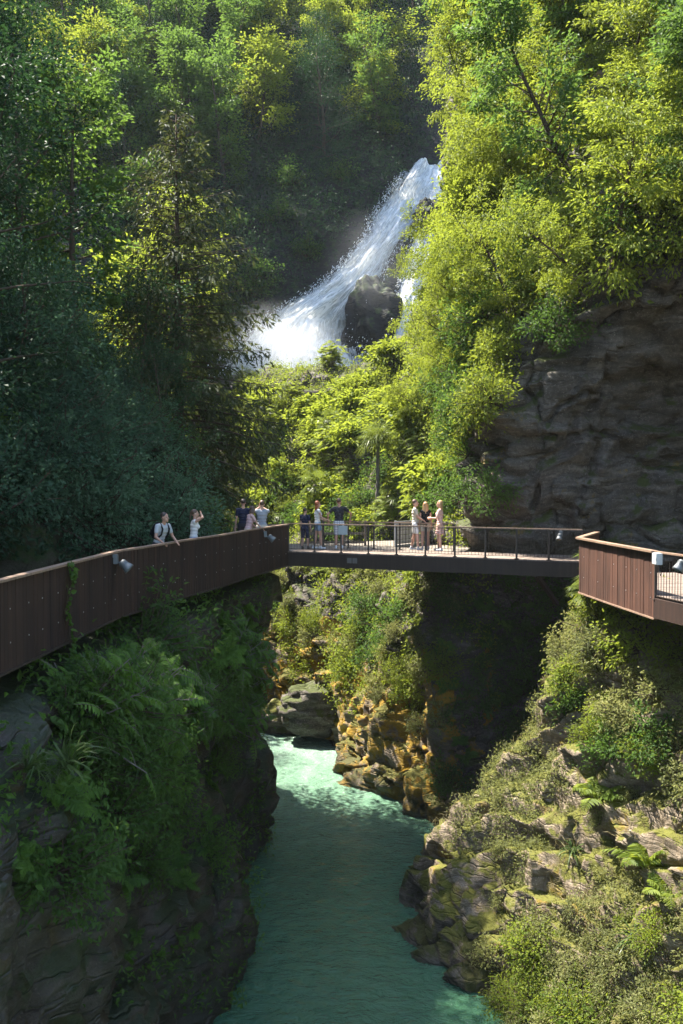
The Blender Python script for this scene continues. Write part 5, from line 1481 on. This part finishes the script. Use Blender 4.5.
def person(label, loc, face, h=1.75, female=False, lean=0.0, handL=None, handR=None, poleL=(-.6, -.6, -.5), poleR=(.6, -.6, -.5), head=(0, 0), shirt=None, sleeve=.55, bottom=None, blen=.5, skirt=False,
           hair='short', hairmat=HAIRD, skin=SKIN, shoes=None, step=.06, backpack=None, phone=False, dress=False):
    """+Y is forward; hands are targets in metres for a 1.75 m body; head=(turn, nod) in degrees"""
    r = empty('person', loc, face, label, 'person')
    sh = .165 if female else .19; hw = .095; k = 1.0
    Lm = np.array(Matrix.Rotation(-rad(lean), 3, 'X'))
    pel = np.array((0, 0, .94))
    T = lambda p: pel + Lm @ (np.array(p, float) - pel)
    chest = T((0, .01, 1.30)); neck0 = T((0, -.01, 1.44)); neck1 = T((0, .005, 1.52)); 
    Hm = Lm @ np.array(Matrix.Rotation(rad(head[0]), 3, 'Z') @ Matrix.Rotation(rad(head[1]), 3, 'X')) if not lean else np.array(Matrix.Rotation(rad(head[0]), 3, 'Z') @ Matrix.Rotation(rad(head[1]), 3, 'X'))
    hc = neck1 + Hm @ np.array((0, .012, .115))
    S = {-1: T((-sh, -.01, 1.405)), 1: T((sh, -.01, 1.405))}
    HD = {-1: np.array(handL if handL is not None else (-sh - .07, .06, .82)), 1: np.array(handR if handR is not None else (sh + .07, .06, .82))}
    PL = {-1: poleL, 1: poleR}
    arms = {s: ik(S[s], HD[s], .285, .25, PL[s]) for s in (-1, 1)}
    b = MB()
    # trunk
    def torso(mb, g, lo=.90, hi=1.42):
        w1, w2, w3 = (.150, .118, .150) if female else (.155, .14, .175)
        for z, w, d in ((.93, w1, .105), (1.0, (w1 + w2) / 2, .10), (1.10, w2, .092), (1.2, (w2 + w3) / 2, .10), (1.30, w3, .11), (1.37, w3 * .92, .095)):
            if lo <= z <= hi: ellipsoid(mb, T((0, 0, z)), (w + g, d + g, .085 + g * .3), Lm)
        if hi > 1.4:
            for s in (-1, 1): capsule(mb, T((s * .07, -.01, 1.42)), S[s] - np.array((s * .02, 0, .0)), .05 + g, .052 + g)
    torso(b, 0)
    if female:
        for s in (-1, 1): ellipsoid(b, T((s * .07, .085, 1.28)), (.06, .055, .06))
    capsule(b, neck0, neck1 + (hc - neck1) * .3, .055, .05)
    # head with a face
    ellipsoid(b, hc + Hm @ np.array((0, -.012, .02)), (.076, .096, .10), Hm); ellipsoid(b, hc + Hm @ np.array((0, .02, -.05)), (.058, .07, .07), Hm)
    capsule(b, hc + Hm @ np.array((0, .088, .012)), hc + Hm @ np.array((0, .107, -.025)), .010, .016)
    ellipsoid(b, hc + Hm @ np.array((0, .072, -.098)), (.026, .022, .018), Hm); ellipsoid(b, hc + Hm @ np.array((0, .084, -.066)), (.026, .012, .011), Hm)
    for s in (-1, 1): ellipsoid(b, hc + Hm @ np.array((s * .078, -.012, -.01)), (.012, .026, .033), Hm)
    # legs
    legs = {}
    for s in (-1, 1):
        hip = np.array((s * hw, 0, .90)); an = np.array((s * (hw + .015), s * step, .085)); kn = (hip + an) / 2 + np.array((0, .025, .02))
        legs[s] = (hip, kn, an)
        capsule(b, hip, kn, .088 if female else .086, .056); capsule(b, kn, kn + (an - kn) * .35, .054, .058); capsule(b, kn + (an - kn) * .35, an, .058, .036)
        capsule(b, an + np.array((0, -.03, -.04)), an + np.array((s * .015, .14, -.052)), .038, .028)
    # arms and hands
    for s in (-1, 1):
        e, w_ = arms[s]
        capsule(b, S[s], e, .05 if not female else .043, .038 if not female else .033); capsule(b, e, w_, .038 if not female else .033, .025)
        d = unit(w_ - e); sd = unit(np.cross(d, np.array((0.0, 1, .3)))) ; up = np.cross(sd, d)
        ellipsoid(b, w_ + d * .05, (.036, .016, .05), np.stack([sd, up, d], 1), 10)
        for f in range(4):
            l = (.068, .078, .073, .058)[f]; o0 = w_ + d * .085 + sd * (.03 - .02 * f)
            m1 = o0 + d * l * .5 + up * .006; capsule(b, o0, m1, .0095, .009, 8); capsule(b, m1, m1 + unit(d - up * .5) * l * .5, .009, .008, 8)
        t0 = w_ + d * .03 + sd * .03; t1 = t0 + unit(d * .6 + sd) * .04; capsule(b, t0, t1, .011, .010, 8); capsule(b, t1, t1 + unit(d + sd * .2) * .032, .010, .008, 8)
    fuse(b, 'body', skin, r, .0105, 2)
    ey = MB()
    for s in (-1, 1): ellipsoid(ey, hc + Hm @ np.array((s * .031, .081, .0)), (.013, .008, .009), Hm)
    ey.build('eyes', EYE, r, True)
    if shirt:
        c = MB(); torso(c, .016, .93 if not dress else .9)
        if female:
            for s in (-1, 1): ellipsoid(c, T((s * .07, .085, 1.28)), (.07, .066, .07))
        if sleeve > 0:
            for s in (-1, 1):
                e = arms[s][0]; capsule(c, S[s], S[s] + (e - S[s]) * min(1, sleeve), .066 if not female else .058, .058 if not female else .05)
                if sleeve > 1: capsule(c, e, e + (arms[s][1] - e) * (sleeve - 1), .05, .042)
        if dress:
            for z, w in ((.85, .17), (.78, .185), (.70, .20), (.62, .21)): ellipsoid(c, (0, 0, z), (w, w * .78, .07))
        fuse(c, 'dress' if dress else 'shirt', shirt, r, .013, 5)
    if bottom:
        c = MB(); ellipsoid(c, (0, 0, .95), ((.165 if female else .17), .122, .075)); ellipsoid(c, (0, -.01, .88), ((.172 if female else .17), .125, .09))
        if skirt:
            for z, w in ((.80, .185), (.72, .2), (.64, .21)): ellipsoid(c, (0, 0, z), (w, w * .8, .07))
        else:
            for s in (-1, 1):
                hip, kn, an = legs[s]
                t = min(1, blen * 2)
                capsule(c, hip, hip + (kn - hip) * t, .103, .103 - .028 * t)
                if blen > .5: capsule(c, kn, kn + (an - kn) * min(.98, (blen - .5) * 2), .072, .058)
        fuse(c, 'skirt' if skirt else ('trousers' if blen > .7 else 'shorts'), bottom, r, .013, 4)
    c = MB()
    ellipsoid(c, hc + Hm @ np.array((0, -.03, .045)), (.086, .098, .092), Hm)
    if hair == 'long':
        for i in range(7):
            a = (i - 3) / 3; capsule(c, hc + Hm @ np.array((a * .07, -.075 + abs(a) * .045, .02)), neck0 + np.array((a * .085, -.075 + abs(a) * .03, -.13)), .035, .03, 8)
    elif hair == 'tail':
        capsule(c, hc + Hm @ np.array((0, -.12, .05)), hc + Hm @ np.array((0, -.16, -.14)), .03, .018, 8)
    elif hair == 'bob':
        for i in range(7):
            a = (i - 3) / 3; capsule(c, hc + Hm @ np.array((a * .072, -.07 + abs(a) * .05, .02)), hc + Hm @ np.array((a * .08, -.075 + abs(a) * .05, -.11)), .034, .03, 8)
    fuse(c, 'hair', hairmat, r, .011, 3)
    c = MB()
    for s in (-1, 1):
        an = legs[s][2]; c2 = MB(); capsule(c2, an + np.array((0, -.03, -.042)), an + np.array((s * .015, .15, -.05)), .045, .036); capsule(c2, an + np.array((0, -.01, -.02)), an + np.array((0, -.005, .02)), .047, .044)
        fuse(c2, 'shoe', shoes or cloth('white shoes', (.6, .6, .6)), r, .011, 2)
    if backpack:
        c = MB(); ellipsoid(c, T((0, -.19, 1.22)), (.15, .10, .22), Lm); ellipsoid(c, T((0, -.27, 1.14)), (.11, .05, .12), Lm)
        for s in (-1, 1):
            pts = [T((s * .10, -.12, 1.42)), T((s * .11, .0, 1.47)), T((s * .115, .115, 1.38)), T((s * .12, .13, 1.24)), T((s * .14, .04, 1.08)), T((s * .13, -.12, 1.05))]
            for p, q in zip(pts[:-1], pts[1:]): capsule(c, p, q, .024, .024, 8)
        fuse(c, 'backpack', backpack, r, .013, 3)
    r.scale = (h / 1.75,) * 3
    if phone:
        ph = empty('mobile_phone', (0, 0, 0), 0, phone, 'phone')
        m_ = MB(); m_.box((0, 0, 0), (.075, .009, .15)); m_.build('case', M_GLASS, ph)
        m2 = MB(); m2.box((0, -.0055, 0), (.068, .002, .14)); m2.build('screen', plain('phone glass', (.03, .04, .05), .15), ph)
        c_ = (HD[-1] + HD[1]) / 2 + np.array((0, .06, .10))
        ph.matrix_world = Matrix.Translation(Vector(loc)) @ Matrix.Rotation(face, 4, 'Z') @ Matrix.Scale(h / 1.75, 4) @ Matrix.Translation(Vector(c_))
    return r
def pl(px, d): return ((px - 341.5) / F * d, d, DECKZ)
NAVY = cloth('navy cloth', (.018, .022, .045)); GREYT = cloth('grey cotton', (.36, .37, .38)); WHITE = cloth('white cotton', (.62, .61, .58)); PINK = cloth('pale pink cotton', (.55, .36, .34)); CHAR = cloth('charcoal cotton', (.03, .03, .034))
DENIM = cloth('light denim', (.17, .24, .33)); BLACK = cloth('black cloth', (.012, .012, .013)); CREAM = cloth('cream cotton', (.5, .46, .37)); GREYS = cloth('grey shirt', (.28, .30, .33))
def checked(name, a, b, sc):
    m, nt = newmat(name); P = N(nt, 'ShaderNodeTexCoord').outputs['Object']
    def stripe(ax):
        s = N(nt, 'ShaderNodeSeparateXYZ'); L(nt, P, s.inputs[0])
        return mth(nt, 'LESS_THAN', mth(nt, 'FRACT', mth(nt, 'MULTIPLY', s.outputs[ax], sc)), .28)
    f = mth(nt, 'MAXIMUM', stripe('X'), stripe('Z'))
    bs = N(nt, 'ShaderNodeBsdfPrincipled', i_Roughness=.85); L(nt, mixc(nt, f, a, b), bs.inputs['Base Color'])
    o = N(nt, 'ShaderNodeOutputMaterial'); L(nt, bs.outputs[0], o.inputs[0]); return m
CHECK = checked('checked cotton', (.55, .56, .58), (.22, .24, .28), 12)
FLORAL = plain('pink patterned cotton', (.52, .33, .28), .85, 0, .55, 16)
zr = RAILZ - DECKZ + .05
# on the walkway (the gorge lies to +X of the parapet)
x_, y_, z_ = pl(165, 24.4)
x0 = np.interp(24.4, PW[:, 1], PW[:, 0])
person('man in grey t-shirt with backpack leaning on the dark parapet and looking across', (x0 - .36, 24.3, DECKZ), rad(-125), 1.70, lean=22, handL=(-.22, .42, zr), handR=(.26, .42, zr), head=(10, 0), shirt=GREYT, bottom=CHAR, blen=.5, backpack=BLACK, hair='short', hairmat=HAIRD, skin=SKIN2)
x0 = np.interp(26.7, PW[:, 1], PW[:, 0])
person('woman in white tank top raising both hands to her head at the dark parapet', (x0 - .42, 26.7, DECKZ), rad(-75), 1.66, True, 4, handL=(-.07, .22, 1.62), handR=(.1, .2, 1.64), poleL=(-1, .2, -.3), poleR=(1, .3, -.2), head=(0, 4), shirt=WHITE, sleeve=0, bottom=DENIM, blen=.35, hair='tail', hairmat=HAIRN)
person('person in navy shirt standing behind the two others at the end of the parapet', (-3.30, 33.6, DECKZ), rad(10), 1.80, False, 0, shirt=NAVY, bottom=CHAR, hair='short', hairmat=HAIRD)
x0 = np.interp(31.4, PW[:, 1], PW[:, 0])
person('person in pale pink top bending over the end of the parapet', (x0 - .42, 31.6, DECKZ), rad(-60), 1.64, True, 14, handL=(-.2, .42, zr), handR=(.22, .42, zr), head=(20, -20), shirt=PINK, sleeve=.5, bottom=CREAM, blen=.6, hair='bob', hairmat=HAIRN)
x0 = np.interp(32.6, PW[:, 1], PW[:, 0])
person('man in grey shirt holding up a phone at the end of the parapet', (x0 - .36, 32.7, DECKZ), rad(12), 1.78, False, 0, handL=(-.04, .40, 1.52), handR=(.08, .40, 1.52), poleL=(-1, .1, -.6), poleR=(1, .1, -.6), head=(0, 6), shirt=GREYS, sleeve=.6, bottom=CREAM, blen=.95, hair='short', hairmat=HAIRN, phone='dark mobile phone held up by the man in grey shirt')
# on the footbridge
person('boy in navy clothes standing at the left end of the footbridge', pl(305, 35.6), rad(-30), 1.45, shirt=NAVY, bottom=NAVY, blen=.5, hair='short', hairmat=HAIRD, shoes=cloth('dark shoes', (.1, .08, .07)))
person('red haired woman in white top and denim shorts beside the boy', pl(317.5, 35.5), rad(-70), 1.70, True, handL=(-.16, .28, 1.05), handR=(.2, .3, 1.08), shirt=WHITE, sleeve=.2, bottom=DENIM, blen=.22, hair='long', hairmat=HAIRR, step=.1)
person('man in charcoal t-shirt and checked shorts facing the waterfall from the footbridge', pl(339, 35.5), rad(5), 1.80, handL=(-.36, .12, .98), handR=(.40, .16, 1.02), poleL=(-1, -.3, 0), poleR=(1, -.3, 0), shirt=CHAR, bottom=CHECK, blen=.48, hair='short', hairmat=HAIRN, skin=SKIN2)
person('person in cream shirt and white shorts facing the woman with long blond hair', pl(415, 35.0), rad(-95), 1.76, handL=(-.1, .3, 1.0), handR=(.16, .32, 1.02), shirt=CREAM, bottom=WHITE, blen=.36, hair='short', hairmat=HAIRN, step=.12)
person('woman with long blond hair and black top in the middle of three on the bridge', pl(425.5, 34.9), rad(0), 1.68, True, shirt=BLACK, sleeve=0, bottom=CREAM, blen=.2, hair='long', hairmat=HAIRB)
person('woman in pink patterned dress with long light brown hair on the bridge', pl(440, 34.5), rad(75), 1.74, True, handL=(-.12, .3, 1.15), handR=(.12, .3, 1.12), shirt=FLORAL, sleeve=.8, dress=True, hair='long', hairmat=HAIRB)
# ------------------------------------------------------------------ air
def volume(name, dens, color, aniso=.3, label=None):
    m, nt = newmat(name)
    v = N(nt, 'ShaderNodeVolumePrincipled'); v.inputs['Density'].default_value = dens; v.inputs['Color'].default_value = (*color, 1); v.inputs['Anisotropy'].default_value = aniso
    o = N(nt, 'ShaderNodeOutputMaterial'); L(nt, v.outputs[0], o.inputs['Volume'])
    return m
mb = MB(); mb.box((-5, 70, 43), (220, 200, 116)); hz_ = mb.build('haze', volume('valley haze', (.00012), (.86, .93, 1.0), 0))
tag(hz_, 'thin bluish haze filling the valley', 'haze', kind='stuff')

# spray hanging at the foot of the waterfall
def mist(label, c, s, dens, seed):
    m, nt = newmat('spray')
    tc = N(nt, 'ShaderNodeTexCoord').outputs['Object']
    ln = N(nt, 'ShaderNodeVectorMath', operation='LENGTH'); L(nt, tc, ln.inputs[0])
    fall = N(nt, 'ShaderNodeMapRange', interpolation_type='SMOOTHSTEP'); fall.inputs['From Min'].default_value = 1.0; fall.inputs['From Max'].default_value = .1
    L(nt, ln.outputs['Value'], fall.inputs[0])
    nz = noise(nt, 2.2, 4, .6, mapping(nt, tc, loc=(seed, 0, 0)))
    d = mth(nt, 'MULTIPLY', fall.outputs[0], mth(nt, 'MULTIPLY', mth(nt, 'SUBTRACT', nz, .28, True), dens * 3))
    v = N(nt, 'ShaderNodeVolumePrincipled'); v.inputs['Color'].default_value = (.95, .97, 1, 1); v.inputs['Anisotropy'].default_value = .2
    L(nt, d, v.inputs['Density'])
    o = N(nt, 'ShaderNodeOutputMaterial'); L(nt, v.outputs[0], o.inputs['Volume'])
    mb = MB(); mb.box((0, 0, 0), (2, 2, 2)); o = mb.build('spray', m)
    o.location = tuple(float(x) for x in c); o.scale = s
    tag(o, label, 'spray', kind='stuff')
mist('white spray drifting at the foot of the main waterfall', W(275, 352, 74.5), (6.0, 3.0, 4.2), .27, 1)
mist('spray rising along the upper part of the main waterfall', W(372, 262, 79.5), (4.5, 2.2, 5.0), .045, 4)
# ------------------------------------------------------------------ camera, light
cd = bpy.data.cameras.new('camera'); cam = bpy.data.objects.new('camera', cd); col.objects.link(cam)
cd.sensor_fit = 'VERTICAL'; cd.sensor_height = 36.0; cd.sensor_width = 24.0
cd.lens = 36.0 * F / 1024
cd.clip_start = 0.1; cd.clip_end = 2000
cam.location = (0, 0, 0); cam.rotation_euler = (PI / 2 - PITCH, 0, 0)
scene.camera = cam

SUN = np.array((-0.42, 0.25, 0.87)); SUN = SUN / np.linalg.norm(SUN)
ld = bpy.data.lights.new('sun', 'SUN'); sun = bpy.data.objects.new('sun', ld); col.objects.link(sun)
ld.energy = 5.0; ld.angle = rad(0.53); ld.color = (1.0, 0.94, 0.82)
sun.rotation_euler = Vector(-SUN).to_track_quat('-Z', 'Y').to_euler()
w = bpy.data.worlds.new('World'); scene.world = w; w.use_nodes = True
nt = w.node_tree; nt.nodes.clear()
sk = nt.nodes.new('ShaderNodeTexSky'); sk.sky_type = 'NISHITA'; sk.sun_disc = False
sk.sun_elevation = math.asin(SUN[2]); sk.sun_rotation = math.atan2(SUN[0], SUN[1])
bg = nt.nodes.new('ShaderNodeBackground'); bg.inputs[1].default_value = 0.125
ow = nt.nodes.new('ShaderNodeOutputWorld')
nt.links.new(sk.outputs[0], bg.inputs[0]); nt.links.new(bg.outputs[0], ow.inputs[0])

vs = scene.view_settings
vs.view_transform = 'Standard'; vs.look = 'None'; vs.gamma = 1.0; vs.use_curve_mapping = False
vs.exposure = 2.2
scene.display_settings.display_device = 'sRGB'
cy = scene.cycles
cy.use_denoising = True
cy.max_bounces = 8; cy.diffuse_bounces = 5; cy.glossy_bounces = 3; cy.transmission_bounces = 5; cy.transparent_max_bounces = 12; cy.volume_bounces = 1
cy.caustics_reflective = False; cy.caustics_refractive = False
cy.sample_clamp_indirect = 6.0
